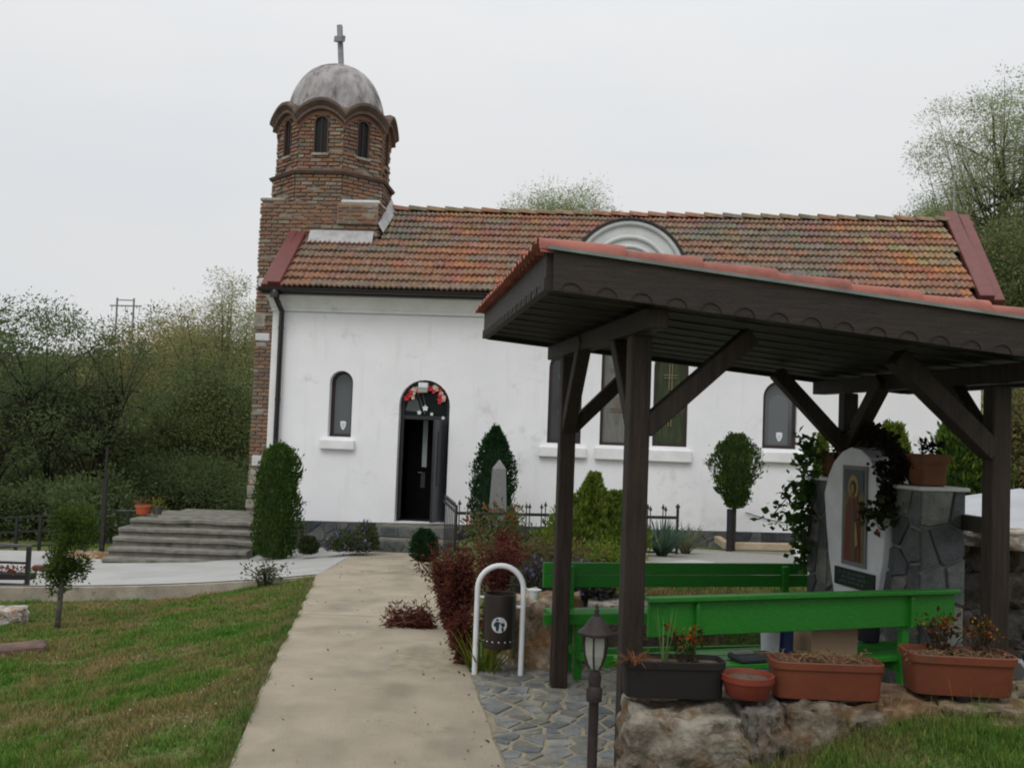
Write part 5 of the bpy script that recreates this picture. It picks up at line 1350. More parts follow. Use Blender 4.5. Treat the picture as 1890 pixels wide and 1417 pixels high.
c0 = t3.matrix_basis @ Vector((.13,.03,.16)); stems_plant('marigold', 'right dying marigold clump with yellow heads in the rightmost trough', c0, 12, .14, .06, DARKST, [(.34,.2,.02),(.3,.1,.02)], 6, .017, 6, leafs=2, lcol=[(.06,.04,.02),(.1,.06,.03)], wx=.03)
def blades(name, label, c, n, L, w, cols, seed, spread=.6, droop=.5, cat='plant', group=None, rad=.02):
    rg = random.Random(seed); t = empty(name, c, 0, label, cat, group); mb = MB()
    for i in range(n):
        a = rg.uniform(0, 6.283); sp = rg.uniform(.05, spread); l = L*rg.uniform(.6,1.1); d = Vector((math.cos(a), math.sin(a), 0)); s_ = Vector((-d.y, d.x, 0))
        b = d*rg.uniform(0, rad); vs = []; col = rg.choice(cols); kk = rg.uniform(.8,1.25)
        for j in range(5):
            q = j/4; out = sp*l*q*(1+droop*q*.6); z = l*q*(1-droop*sp*q*.75); ww_ = w*(1-q)**.7 + .0004
            p = b + d*out + Vector((0,0,z)); vs += [p - s_*ww_/2, p + s_*ww_/2]
        mb.add(vs, [(2*j, 2*j+1, 2*j+3, 2*j+2) for j in range(4)], tuple(x*kk for x in col))
    mb.build('leaves', LEAF, t, smooth=True); return t
c0 = t1.matrix_basis @ Vector((-.045,0,.14)); blades('gladiolus', 'pale green sword leaves rising from the black trough', c0, 9, .26, .012, [(.16,.24,.09),(.13,.21,.07)], 3, .22, .2)
c0 = t1.matrix_basis @ Vector((-.18,-.05,.15)); dr_ = blades('withered_plant', 'withered orange brown leaves drooping over the black trough end', c0, 50, .085, .010, [(.22,.10,.05),(.26,.13,.06),(.18,.08,.05)], 8, 1.2, 1.3, rad=.05)
c0 = t2.matrix_basis @ Vector((0,-.0,.15)); stems_plant('dead_stalks', 'dry straw coloured stalks lying in the middle terracotta trough', c0, 60, .03, .12, DRY, [(.2,.13,.06)], 2, .018, 9, wx=.2)
c0 = t3.matrix_basis @ Vector((0,-.02,.155)); stems_plant('dead_stalks', 'straw coloured dry stalks matted in the rightmost trough', c0, 60, .02, .10, DRY, [(.2,.13,.07)], 2, .018, 10, wx=.18)

# ------------------------------------------------------------------ fence round the graves, obelisk
fence = empty('iron_fence', (0,0,0), 0, 'low black wrought iron fence with spear tips before the church wall', 'fence')
fd_ = 15.3
def fbar(x, y, zt_a, name='bar', r_=.009):
    zg = gz(x, y); mb = MB(); mb.tube([(x,y,zg-.05),(x,y,zt_a)], r_, 5); mb.lathe([(.004,-.01),(.022,.0),(.024,.02),(.012,.045),(.002,.075)], 6, Matrix.Translation((x,y,zt_a)))
    return mb.build(name, BLACKM, fence)
def frail(pa, pb, h_, hh=.03): MB().beam((pa[0],pa[1],h_), (pb[0],pb[1],h_+0), .02, hh).build('rail', BLACKM, fence)
xa, xb = (852-945)/1850*fd_, (1258-945)/1850*fd_
zrl = lambda px, py: 1.66-(py-(795+.037*(px-945)))/1850*fd_
za, zb__ = zrl(860,946), zrl(1250,954)
MB().beam((xa,fd_,za),(xb,fd_,zb__),.02,.045).build('rail', BLACKM, fence)
MB().beam((xa,fd_,za-.55),(xb,fd_,zb__-.52),.02,.03).build('rail', BLACKM, fence)
for px in (857,872,893,921,952,980,986,1008,1015,1043,1071,1077,1100,1120,1148,1153,1178,1203,1208,1231,1236):
    x = (px-945)/1850*fd_; q = (x-xa)/(xb-xa); fbar(x, fd_, za+(zb__-za)*q+.10+(.03 if px%2 else 0))
x = xb; MB().tube([(x,fd_,-.2),(x,fd_,zb__+.13)],.022,8).lathe([(.01,0),(.035,.02),(.03,.05),(.005,.08)],8,Matrix.Translation((x,fd_,zb__+.13))).build('post', BLACKM, fence)
x = xa; MB().tube([(x,fd_,-.2),(x,fd_,za+.12)],.018,8).build('post', BLACKM, fence)
xs2, ys2 = (828-945)/1850*17.3, 17.3
for k in range(1, 8):
    q = k/8; fbar(xa+(xs2-xa)*q, fd_+(ys2-fd_)*q, za+.08+.02*q)
MB().beam((xa,fd_,za),(xs2,ys2,za+.03),.02,.04).build('rail', BLACKM, fence)
mb = MB()     # small scroll arcs between bars
for px in (935, 966, 1030, 1060, 1135, 1165):
    x = (px-945)/1850*fd_; mb.tube([(x+.09*math.cos(a), fd_, za-.10+.09*math.sin(a)) for a in np.linspace(math.pi, 2*math.pi, 9)], .005, 4)
mb.build('scrolls', BLACKM, fence)
ob = P(922, 847, 16.0); og = gz(ob.x, 16.0)
obl = empty('obelisk', (ob.x, 16.0, og), R(8), 'grey pointed granite obelisk in front of the dark clipped thuja', 'monument')
h_ = ob.z - og; mb = MB(); w0, w1 = .145, .098
vs = [(x*w0,y*w0,.15) for x,y in ((-1,-1),(1,-1),(1,1),(-1,1))] + [(x*w1,y*w1,h_-.15) for x,y in ((-1,-1),(1,-1),(1,1),(-1,1))] + [(0,0,h_)]
mb.add(vs, [(i,(i+1)%4,4+(i+1)%4,4+i) for i in range(4)] + [(4+i,4+(i+1)%4,8) for i in range(4)]); mb.build('shaft', GRANITE, obl, bevel=.006)
MB().box((-.22,-.22,-.1),(.22,.22,.15)).build('base', GRANITE, obl, bevel=.01)
# stone border of the bed and gravel strip at right
def on_ground(px, d): x = (px-936)/1850*d; return Vector((x, d, gz(x, d)))
gv = MB(); N = 12; vs = []
for j in range(5):
    for i in range(N+1):
        y = 11.5 + 5.6*j/4; x = 1.6 + 4.2*i/N; vs.append((x, y, gz(x,y)+.006))
gv.add(vs, [(j*(N+1)+i, j*(N+1)+i+1, (j+1)*(N+1)+i+1, (j+1)*(N+1)+i) for j in range(4) for i in range(N)])
tag(gv.build('gravel_strip', mat('gravel',(.34,.33,.30),(.22,.21,.19),40,1,.8,60)), 'pale gravel yard between the fence and church', kind='structure')
bd = empty('flowerbed_border', (0,0,0), 0, 'beige stone kerb of the flowerbed at the church wall', 'kerb')
a, b = P(1342, 1000, 16.9), P(1490, 1003, 16.3)
MB().beam((a.x,16.9,a.z-.06),(b.x,16.3,b.z-.06),.12,.12).build('kerb_stone', mat('beige_stone',(.45,.36,.25),(.36,.29,.2),5,.9,.3,30), bd, bevel=.01)
MB().beam((a.x,16.9,a.z-.06),(a.x+.05,17.9,a.z-.06),.12,.12).build('kerb_stone', MATS['beige_stone'], bd, bevel=.01)
wk = P(1475, 1020, 13.6); MB().box((-.05,-.1,-.06),(1.5,.1,.05)).build('kerb_stone', WTRIM, bd, bevel=.01, loc=(wk.x, wk.y, wk.z))
# white path kerb seen above the far bench
k1 = P(975, 1040, 9.6); k2 = P(1300, 1034, 12.6)
kb = tag(MB().beam((k1.x,9.6,gz(k1.x,9.6)+.0),(k2.x,12.6,gz(k2.x,12.6)+.03),.32,.1).build('garden_edging', PAVEW), 'white concrete edging strip between the flower bed and the grave plot', 'kerb')

# ------------------------------------------------------------------ clipped evergreens and shrubs
def evergreen(name, label, base, h, w, prof, cols, seed, n=9000, leaf=.055, cat='shrub', group=None, z0=0.0, stem=True, rough=.24, up=1.2):
    t = empty(name, base, 0, label, cat, group); rg = np.random.default_rng(seed)
    q = rg.random(n)**.9; an = rg.uniform(0, 6.283, n); pr = np.interp(q, [p[0] for p in prof], [p[1] for p in prof])
    nzv = np.array([noise.noise(Vector((math.cos(a)*2.2, math.sin(a)*2.2, z*h*3.2+seed))) + .5*noise.noise(Vector((math.cos(a)*6, math.sin(a)*6, z*h*9+seed))) for a, z in zip(an, q)])
    rad = w/2*pr*(1+rough*nzv*1.6)*(1-.45*rg.random(n)**2.2)
    st_ = rg.random(n) < .035; rad = np.where(st_, rad*rg.uniform(1.08,1.3,n)+.01, rad)
    pts = np.stack([rad*np.cos(an), rad*np.sin(an), z0+(h-z0)*q*(1+.03*nzv)*np.where(st_, rg.uniform(1.0,1.04,n), 1)], 1)
    dirs = np.stack([np.cos(an)*.6, np.sin(an)*.6, np.full(n, up)], 1)
    leaf_mesh('foliage', pts, leaf, cols, .42, 0, seed, t, dirs=dirs)
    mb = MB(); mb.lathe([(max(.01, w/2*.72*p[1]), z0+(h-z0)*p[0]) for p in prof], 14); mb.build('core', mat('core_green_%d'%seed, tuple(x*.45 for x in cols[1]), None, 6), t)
    if stem: MB().tube([(0,0,-.1),(0,0,z0+.3)], .035, 7).build('stem', BARK, t)
    return t
COL = [(0,.8),(.08,.95),(.3,1),(.6,1),(.82,.88),(.93,.6),(1,.12)]
def shrub_at(px, pyb, pyt, d, wpx, **k):
    x = (px-945+.037*(pyb-760))/1850*d; s_ = 1850/d; zb = 1.66-(pyb-(795+.037*(px-945)))/s_; zt = 1.66-(pyt-(795+.037*(px-945)))/s_
    return dict(base=(x, d, zb), h=zt-zb, w=wpx/s_, **k)
evergreen('thuja', 'column thuja at the left corner of the church front', cols=G_THUJA, seed=1, prof=COL, n=12000, z0=-.05, **shrub_at(513,1020,822,17.0,77))
evergreen('thuja', 'dark pointed thuja behind the grey obelisk', cols=[(.022,.06,.022),(.028,.07,.026),(.018,.045,.018)], seed=2, prof=[(0,.8),(.15,.98),(.5,.95),(.75,.75),(.9,.42),(1,.06)], n=12000, **shrub_at(909,1010,790,17.3,80))
evergreen('topiary_thuja', 'lollipop shaped thuja on a bare stem before the church wall', cols=G_THUJA+[(.09,.10,.04)], seed=3, prof=[(0,.35),(.12,.62),(.4,.95),(.65,1),(.85,.8),(1,.25)], n=8000, z0=.60, rough=.5, **shrub_at(1353,1003,804,16.8,72))
x = (1350-945)/1850*16.8; tag(MB().tube([(x+.02,16.72,-.3),(x+.02,16.74,.50)],.05,8).build('stem', simple('wrapped_stem',(.02,.02,.025)), None), 'dark plastic sleeve around the stem of the lollipop thuja', 'plant guard')
evergreen('bright_conifer', 'bright green feathery conifer with a leading spire inside the fence', cols=G_BRIGHT, seed=4, prof=[(0,.95),(.2,1.15),(.38,1.1),(.52,.75),(.66,.4),(.8,.22),(1,.04)], n=18000, rough=.8, leaf=.075, **shrub_at(1092,1035,880,13.5,118))
evergreen('bright_conifer', 'lower bright conifer behind the front pavilion post', cols=G_BRIGHT, seed=5, prof=[(0,1),(.3,1),(.7,.7),(1,.2)], n=8000, rough=.6, leaf=.07, **shrub_at(1136,1032,912,13.7,84))
evergreen('boxwood', 'round dark boxwood beside the end of the path', cols=[(.018,.045,.018),(.025,.06,.022)], seed=6, prof=[(0,.6),(.2,.95),(.5,1),(.8,.8),(1,.3)], n=5000, leaf=.035, up=.6, stem=False, **shrub_at(785,1034,976,14.2,44))
evergreen('thuja', 'light green thuja behind the shrine arch', cols=G_BRIGHT, seed=7, prof=[(0,1),(.6,1),(.85,.75),(1,.3)], n=7000, leaf=.08, rough=.5, **shrub_at(1642,1000,786,14.5,56))
evergreen('thuja', 'tall thuja right of the shrine beside the corner post', cols=G_THUJA+G_BRIGHT[:2], seed=8, prof=[(0,.9),(.5,1),(.75,.8),(1,.12)], n=10000, leaf=.08, **shrub_at(1768,1000,752,13.2,90))
evergreen('thuja', 'dark thuja just behind the right corner post', cols=G_THUJA, seed=9, prof=[(0,.9),(.5,1),(.75,.8),(1,.2)], n=7000, leaf=.08, **shrub_at(1820,990,800,14.2,70))
evergreen('thuja', 'small thuja tip left of the shrine', cols=G_BRIGHT, seed=10, prof=[(0,.9),(.5,1),(1,.25)], n=4000, leaf=.07, **shrub_at(1512,1000,806,14.8,34))
evergreen('small_shrub', 'small dark shrub at the plinth right of the corner thuja', cols=[(.035,.05,.02),(.05,.07,.025)], seed=11, prof=[(0,.8),(.5,1),(1,.5)], n=2500, leaf=.04, stem=False, **shrub_at(573,1020,990,16.6,34))
# aster clumps at the church foot
def flowering(name, label, base, r_, h, cols, fcols, seed, n=1500, nf=300, fs=.03, cat='plant', group=None):
    t = empty(name, base, 0, label, cat, group); rg = np.random.default_rng(seed)
    p = rg.normal(size=(n,3)); p /= np.linalg.norm(p,axis=1)[:,None]; p *= rg.random(n)[:,None]**.4; p[:,2] = np.abs(p[:,2])
    leaf_mesh('foliage', p*np.array([r_, r_*.7, h]), .05, cols, .35, .4, seed, t)
    if nf:
        p = rg.normal(size=(nf,3)); p /= np.linalg.norm(p,axis=1)[:,None]; p[:,2] = np.abs(p[:,2]); p *= rg.uniform(.85,1.1,nf)[:,None]
        leaf_mesh('flowers', p*np.array([r_, r_*.7, h]), fs, fcols, .9, .3, seed+1, t)
    return t
PU_ = [(.17,.12,.33),(.13,.09,.27),(.24,.2,.4)]
q = shrub_at(645,1015,968,16.6,80); flowering('aster', 'purple flowering aster at the plinth left of the door steps', q['base'], .36, .36, G_DARK, PU_, 21, 3500, 260, .04)
flowering('aster', 'leggy dark green aster against the plinth by the steps', shrub_at(678,1012,962,16.9,40)['base'], .22, .48, G_DARK, PU_, 22, 2500, 30, .04)
for i, (px, py, d, r_) in enumerate(((1080,1092,7.95,.28),(1100,1098,8.0,.2),(1005,1098,8.2,.2),(1052,1090,8.3,.25))):
    x = (px-945)/1850*d; flowering('aster', ['purple aster clump on the wall behind the left end of the far bench','second purple aster tucked right of the largest clump','small purple aster above the boulder by the bin','grey green aster with few blooms behind the first post'][i], (x,d,.33), r_, .30, [(.10,.11,.08),(.08,.09,.05),(.14,.12,.09)], PU_, 30+i, 1500, 130, .035, group='asters along the retaining wall')
blades('daylily', 'yellowing curled daylily clump above the stone wall', (1.02,8.0,.36), 60, .3, .018, [(.24,.2,.08),(.3,.26,.12),(.12,.14,.04)], 41, .9, 1.1, rad=.12)
blades('daylily', 'yellow green daylily at the foot of the litter bin', (-.13,7.12,-.03), 70, .34, .022, [(.16,.2,.03),(.24,.22,.04),(.10,.16,.03)], 42, .7, .9, rad=.12)
blades('yucca', 'blue green spiky yucca by the right corner of the iron fence', on_ground(1222, 14.6), 150, .62, .045, [(.09,.14,.10),(.07,.12,.08),(.12,.17,.12)], 43, 1.1, .4, rad=.06)
blades('yucca', 'yellower yucca fan just right of the fence corner post', on_ground(1265, 15.5), 80, .5, .04, [(.16,.18,.10),(.2,.2,.12)], 44, 1.0, .4, rad=.06)
# rose and border growth by the graves
def wild(name, label, px, d, wr, h, cols, seed, n=2500, leaf=.05, cat='plant', fl=None, group=None, dz=0):
    g = on_ground(px, d); t = empty(name, (g.x, g.y, g.z+dz), 0, label, cat, group); rg = random.Random(seed); mb = MB(); cs = []
    for i in range(16):
        e = Vector((rg.uniform(-wr,wr), rg.uniform(-wr,wr)*.6, h*rg.uniform(.5,1.05))); mb.tube([(e.x*.2,e.y*.2,-.05), e*.5+Vector((0,0,.05)), e],[.008,.006,.003],4); 
        for q in (.35,.5,.65,.8,.9,1.0): cs.append(e*q)
    mb.build('stems', DARKST, t); leaf_mesh('foliage', cluster_pts(cs, max(1,n//len(cs)), wr*.16, seed), leaf, cols, .5, .1, seed, t)
    if fl: leaf_mesh('flowers', cluster_pts(cs[5::6], 3, .03, seed+3), .05, fl, .9, .3, seed+1, t)
    return t
wild('rose_bush', 'loose green rose bush growing in front of the obelisk', 915, 12.6, .34, .62, [(.12,.15,.05),(.09,.12,.04),(.16,.15,.06)], 51, 1700, fl=[(.35,.05,.03)])
wild('rose_bush', 'rose bush with a few red hips behind the amaranth', 838, 12.2, .22, .32, [(.10,.13,.04),(.14,.14,.06)], 52, 1000, fl=[(.35,.05,.03)])
wild('garden_shrub', 'dark green shrub inside the fence left of the first post', 975, 13.6, .34, .3, G_DARK, 53, 1600)
wild('garden_shrub', 'olive shrub at the foot of the fence nearer the bin hoop', 945, 10.6, .34, .36, [(.12,.13,.05),(.1,.1,.04),(.15,.11,.06)], 54, 1600)
wild('garden_shrub', 'reddish undergrowth beneath the bright conifer', 1010, 11.2, .5, .18, [(.12,.06,.04),(.1,.1,.04),(.14,.12,.06)], 55, 2600)
wild('garden_shrub', 'low green growth in front of the bright conifer', 1110, 12.4, .5, .14, G_BRIGHT, 56, 2600)
wild('grass_tuft', 'dry weeds at the corner of path and white pavement', 497, 13.0, .28, .28, [(.12,.13,.07),(.09,.11,.06)], 57, 420, .05)
# dark red amaranth beside the path
AM = [(.13,.034,.03),(.10,.024,.024),(.16,.05,.038),(.08,.02,.02),(.17,.075,.045),(.12,.055,.033)]
def amaranth(label, x, y, h, spread, n, seed, lying=None):
    g = gz(x, y); g = max(g, pz(y)-.03); t = empty('amaranth', (x,y,g), 0, label, 'plant', 'amaranths beside the path'); rg = random.Random(seed); mb = MB(); cs = []
    for i in range(n):
        if lying: e = Vector((lying[0]*rg.uniform(.3,1), lying[1]*rg.uniform(-.3,1), rg.uniform(.02,.20)*(1-.2))); 
        else: e = Vector((rg.gauss(0,spread*.6), rg.gauss(0,spread*.4), h*rg.uniform(.45,1.0)))
        m_ = e*.5 + Vector((rg.uniform(-.03,.03),0,.12*h if not lying else .05)); b = Vector((e.x*.12, e.y*.12, -.03)); mb.tube([b,m_,e],[.011,.008,.004],4)
        for q in (.25,.4,.55,.65,.75,.85,.95,1.02): cs.append(b.lerp(m_, q*2) if q < .5 else m_.lerp(e, q*2-1))
    mb.build('stems', simple('amaranth_stem_%d'%seed,(.13,.04,.03)), t); leaf_mesh('plumes', cluster_pts(cs, 24, (.015,.015,.04), seed), .042, AM, .30, -.5, seed, t); return t
amaranth('tallest dark red amaranth leaning over the path edge', -.47, 9.0, .80, .22, 26, 61)
amaranth('dark red amaranth nearest the bin hoop', -.36, 7.95, .78, .13, 24, 62)
amaranth('red amaranth behind the hoop of the bin', -.02, 8.9, .56, .22, 18, 63)
amaranth('brown red amaranth hidden behind the dark bin basket', -.06, 7.7, .40, .2, 14, 64)
amaranth('shorter wine red amaranth above the ashtray cup', .06, 10.0, .50, .13, 9, 65)
amaranth('low trailing amaranth at the path corner near the slate', -.28, 7.3, .40, .06, 9, 68)
amaranth('fallen wine red amaranth lying across the concrete path', -.58, 9.0, .3, .3, 12, 66, lying=(-.50,.25))

# ------------------------------------------------------------------ left side things
g = ground_hit(105, 1158)
ly = empty('young_thuja', g, 0, 'young thuja on a thin bare trunk in the left lawn', 'tree'); s_ = 1850/g.y
hh = (1158-940)/s_; MB().tube([(0,0,-.1),(.02,0,hh*.3),(.03,0,hh*.6)],[.035,.03,.02],8).build('trunk', mat('grey_bark',(.14,.125,.11),(.09,.08,.07),10,.9,.5,40), ly, smooth=True)
cs = [(rnd.gauss(.12,.105), rnd.gauss(0,.10), hh*rnd.uniform(.66,.97)) for _ in range(60)] + [(rnd.gauss(-.02,.06), rnd.gauss(0,.06), hh*rnd.uniform(.28,.62)) for _ in range(34)] + [(rnd.uniform(.05,.26), 0, hh*(.40+.35*rnd.random()*.5)) for _ in range(16)]
leaf_mesh('foliage', cluster_pts(cs, 52, .034, 9), .042, [(.07,.115,.02),(.05,.09,.018),(.09,.12,.03)], .42, .6, 9, ly)
g = ground_hit(18, 1150); o = rock('boulder', (g.x, g.y, g.z+.07), (.32,.3,.22), .2, 301, (.5,.47,.45)); tag(o, 'pale boulder in the grass at the left edge', 'rock')
g = ground_hit(5, 1205); o = MB().box((-.4,-.12,0),(.36,.14,.075)).build('broken_slab', mat('pinkish_stone',(.17,.105,.085),(.09,.06,.05),6,.9,.5,30), loc=(g.x,g.y,g.z-.01), rot=(0,R(-3),R(24)), bevel=.02); tag(o, 'reddish stone slab lying in the grass at the left edge', 'slab')
# near railing on the kerb
rl = empty('metal_railing', (0,0,0), 0, 'short dark metal railing on the kerb at the left edge', 'railing')
d = 13.45; ztr = 1.66-(1006-762)/1850*d; zbr = 1.66-(1084-762)/1850*d
for px in (-60, 3, 72): x = (px-945)/1850*d; MB().beam((x,d,zbr-.1),(x,d,ztr),.05,.05).build('post', BLACKM, rl)
xl0, xr0 = (-90-945)/1850*d, (76-945)/1850*d
MB().beam((xl0,d,ztr+.01),(xr0,d,ztr+.01),.06,.03).build('top_rail', simple('worn_rail',(.10,.11,.10)), rl)
for z in (ztr-.22, zbr+.06): MB().beam((xl0,d,z),(xr0-.03,d,z),.03,.03).build('rail', BLACKM, rl)
fp = P(25, 1062, 14.2); fb_ = empty('flower_trough', (fp.x, 14.2, fp.z-.12), 0, 'long dark flower box with red blooms behind the left railing', 'planter')
MB().box((-.6,-.1,0),(.28,.1,.16)).build('box', BLACKP, fb_, bevel=.01)
leaf_mesh('flowers', cluster_pts([(x,0,.18) for x in np.linspace(-.55,.25,14)], 24, .035, 3), .04, [(.30,.04,.05),(.2,.05,.05),(.1,.1,.04)], .8, .4, 3, fb_)
pb = P(80,1047,15.0); o = MB().box((-.13,-.08,0),(.13,.08,.07)).build('brick_block', simple('old_brick',(.12,.05,.04)), loc=(pb.x,pb.y,pb.z-.04)); tag(o,'dark red brick lying on the pavement behind the railing','brick')
# long railing in the background
r2 = empty('boundary_railing', (0,0,0), 0, 'long black boundary railing in front of the trees', 'railing')
d = 19.2
for k, px in enumerate((-80, 5, 47, 90, 128, 168, 205, 250)):
    x = (px-945)/1850*d; zt_b = 1.66-(956-.05*px-(795+.037*(px-945)))/1850*d
    MB().beam((x,d,zt_b-1.3),(x,d,zt_b),.05,.05).build('post', BLACKM, r2)
xA, xB = (-120-945)/1850*d, (255-945)/1850*d
for dz in (0,-.28,-.56,-.84):
    MB().beam((xA,d,1.66-(962-756)/1850*d+dz),(xB,d,1.66-(943-770)/1850*d+dz),.03,.03).build('rail', BLACKM, r2)
x0_ = (205-945)/1850*18.9; zt_p = 1.66-(824-768)/1850*18.9
pl_o = empty('dark_pole', (x0_,18.9,-1.3), 0, 'tall dark pole standing beside the old steps', 'pole')
MB().beam((0,0,0),(0,0,zt_p+1.3-.6),.075,.075).build('post', BLACKM, pl_o); MB().tube([(0,0,zt_p+1.3-.6),(0,0,zt_p+1.3)],.022,6).build('tip', BLACKM, pl_o)
r3 = empty('landing_railing', (0,0,0), 0, 'thin black rail running behind the stone landing', 'railing')
a, b = P(215, 942, 20.6), P(452, 945, 20.6); MB().tube([a, b], .018, 6).build('rail', simple('grey_rail',(.08,.09,.09)), r3)
for q in (.02,.35,.68,.98): p = a.lerp(b,q); MB().tube([p, p-Vector((0,0,.9))], .015, 6).build('post', BLACKM, r3)
# pots on the landing
def small_pot(label, px, py, d, wpx, hpx, m, seed, fc):
    c = P(px, py, d); s_ = 1850/d; w = wpx/s_/2; h = hpx/s_
    t = empty('flower_pot', (c.x, c.y, zt_+.03), 0, label, 'flower pot', 'pots on the stone landing')
    MB().lathe([(w*.8,0),(w*.82,.01),(w*.96,h*.8),(w*1.04,h*.8),(w*1.04,h),(w*.9,h),(w*.88,h*.85),(.01,h*.85)], 18).build('pot_body', m, t, smooth='auto')
    leaf_mesh('plant', cluster_pts([(x,0,h+.03) for x in (-w*.6,-w*.2,w*.2,w*.6)], 16, .04, seed), .09, fc, .2, .9, seed, t); return t
small_pot('orange terracotta pot on the landing of the old steps', 264, 958, 18.9, 30, 16, mat('orange_terracotta',(.42,.09,.04),(.36,.08,.04),5,.6), 1, [(.2,.12,.06)])
small_pot('small dark pot with yellow plant beside the orange pot', 290, 958, 18.95, 18, 15, simple('dark_pot',(.08,.08,.06)), 2, [(.26,.24,.05),(.2,.2,.05)])
op = P(1872, 1043, 8.4); o = MB().lathe([(.05,0),(.052,.005),(.075,.11),(.085,.11),(.085,.14),(.07,.14)], 18).build('flower_pot', TERRA, smooth='auto', loc=(op.x,op.y,op.z)); tag(o,'orange clay pot on the rubble wall right of the corner post','flower pot')
# earth mound beside the steps
o = rock('stone', (P(160,1030,17.9).x, 17.9, -.98), (1.0,.9,.42), .3, 310, (.30,.22,.15), None, 4, .12, .5); o.name = 'earth_mound'; tag(o, 'sandy earth mound at the foot of the old steps', 'mound')
# white leaning board at bottom right and upright weeds
wbp = P(1856, 1192, 6.4); o = MB().beam((wbp.x-.02,6.4,.35),(wbp.x+.14,6.5,.20),.25,.03).build('white_board', simple('pale_board',(.42,.45,.48)), bevel=.003); tag(o,'pale grey board leaning beside the right corner post','board')

# ------------------------------------------------------------------ grass
def blades_field(name, label, n, sampler, hgt, seed, wid=.006, cols=((1,1,1),)):
    rg = np.random.default_rng(seed); pts = sampler(rg, n); n = len(pts); pts = np.asarray(pts, 'f')
    a = rg.uniform(0, 6.283, n); l = rg.normal(0, .35, (n, 2)); cl = np.array([noise.noise(Vector((p[0]*4, p[1]*4, 7))) for p in pts]); H = hgt*rg.uniform(.45, 1.3, n)*(1+1.1*cl)
    dx = np.stack([np.cos(a), np.sin(a), np.zeros(n)], 1); W = (wid*rg.uniform(.6,1.4,n)*(1+np.maximum(0, pts[:,1]-5)*.12))[:,None]
    tip = pts + np.stack([l[:,0]*H, l[:,1]*H, H], 1)
    v = np.stack([pts-dx*W/2, pts+dx*W/2, tip], 1).astype('f')
    me = bpy.data.meshes.new(name); me.vertices.add(3*n); me.vertices.foreach_set('co', v.ravel()); me.loops.add(3*n); me.loops.foreach_set('vertex_index', np.arange(3*n, dtype='i'))
    me.polygons.add(n); me.polygons.foreach_set('loop_start', np.arange(0,3*n,3,dtype='i'))
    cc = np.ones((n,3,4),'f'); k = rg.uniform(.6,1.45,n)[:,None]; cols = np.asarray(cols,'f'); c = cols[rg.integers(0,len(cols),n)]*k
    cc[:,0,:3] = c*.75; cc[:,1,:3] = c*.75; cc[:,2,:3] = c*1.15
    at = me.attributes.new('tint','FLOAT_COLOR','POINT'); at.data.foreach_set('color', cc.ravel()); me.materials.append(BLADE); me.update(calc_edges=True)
    o = bpy.data.objects.new(name, me); C.objects.link(o); tag(o, label, 'grass', kind='stuff'); return o
def lawn(rg, n):
    out = []
    y = 3.6 + (13.2-3.6)*rg.random(n)**1.35; 
    for yy in y:
        L = xl(yy); lo = max(-9, -.54*yy-.6); x = lo + (L-.01-lo)*rg.random()
        d = noise.noise(Vector((x*.9, yy*.9, 2)))
        if d < -.3 and rg.random() < .5: continue
        out.append((x, yy, gz(x, yy)-.015))
    return out
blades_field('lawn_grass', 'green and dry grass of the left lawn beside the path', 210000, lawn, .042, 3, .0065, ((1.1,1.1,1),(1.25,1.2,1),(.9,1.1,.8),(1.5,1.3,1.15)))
def bank(rg, n):
    out = []
    for _ in range(n):
        x = .7 + 2.9*rg.random(); y = 2.4 + 2.1*rg.random()
        if x < .95 and y < 4.2 and rg.random() < .6: continue
        out.append((x, y, gz(x, y)-.015))
    return out
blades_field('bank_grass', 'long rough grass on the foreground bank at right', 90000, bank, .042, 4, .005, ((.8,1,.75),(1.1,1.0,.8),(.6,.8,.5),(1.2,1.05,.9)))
def bank2(rg, n): return [(x, y, gz(x, y)-.015) for x, y in zip(.95+2.4*rg.random(n), 3.9+.55*rg.random(n))]
blades_field('tall_weeds', 'tall thin dry weed stems in front of the troughs', 700, bank2, .15, 5, .003, ((1.2,1.1,.9),(1,1.1,.8),(1.5,1.3,1.1)))
def bedg(rg, n): return [(x, y, gz(x, y)-.01) for x, y in zip(.6+5.5*rg.random(n), 7.8+3.6*rg.random(n))]
blades_field('bed_grass', 'grass growing on the terrace behind the benches', 30000, bedg, .05, 6, .012, ((1,1,1),(1.3,1,.9)))
def edgeg(rg, n):
    out = []
    for _ in range(n):
        y = 3+10*rg.random(); out.append((xl(y)-.035*abs(rg.normal())+.03*noise.noise(Vector((y*2.5,0,3))), y, pz(y)-.03))
    return out
blades_field('edge_grass', 'grass creeping over the left path edge', 12000, edgeg, .06, 7, .006)
# small white flowers and clover in the lawn
rg = np.random.default_rng(12); pts = []
for _ in range(38):
    x, y = rg.normal(-1.9,.2), rg.normal(6.2,.5)
    if x < xl(y)-.05: pts.append((x,y,gz(x,y)+.03))
o = leaf_mesh('daisies', pts, .011, [(.5,.5,.47)], .9, .5, 12); tag(o, 'tiny white clover heads in the lawn beside the path', 'flowers', kind='stuff')
# fallen leaves and grit on the path
pts = []; 
for _ in range(240):
    y = rg.uniform(4.5, 16); x = rg.uniform(xl(y)+.02, xr(y)-.02) if rg.random() < .35 else xr(y)-abs(rg.normal(0,.12)); pts.append((x,y,pz(y)+.006))
o = leaf_mesh('fallen_leaves', pts, .022, [(.12,.07,.04),(.2,.14,.08),(.08,.04,.03)], .6, 0, 13); tag(o,'scattered dry leaves and grit on the concrete path','leaves',kind='stuff')

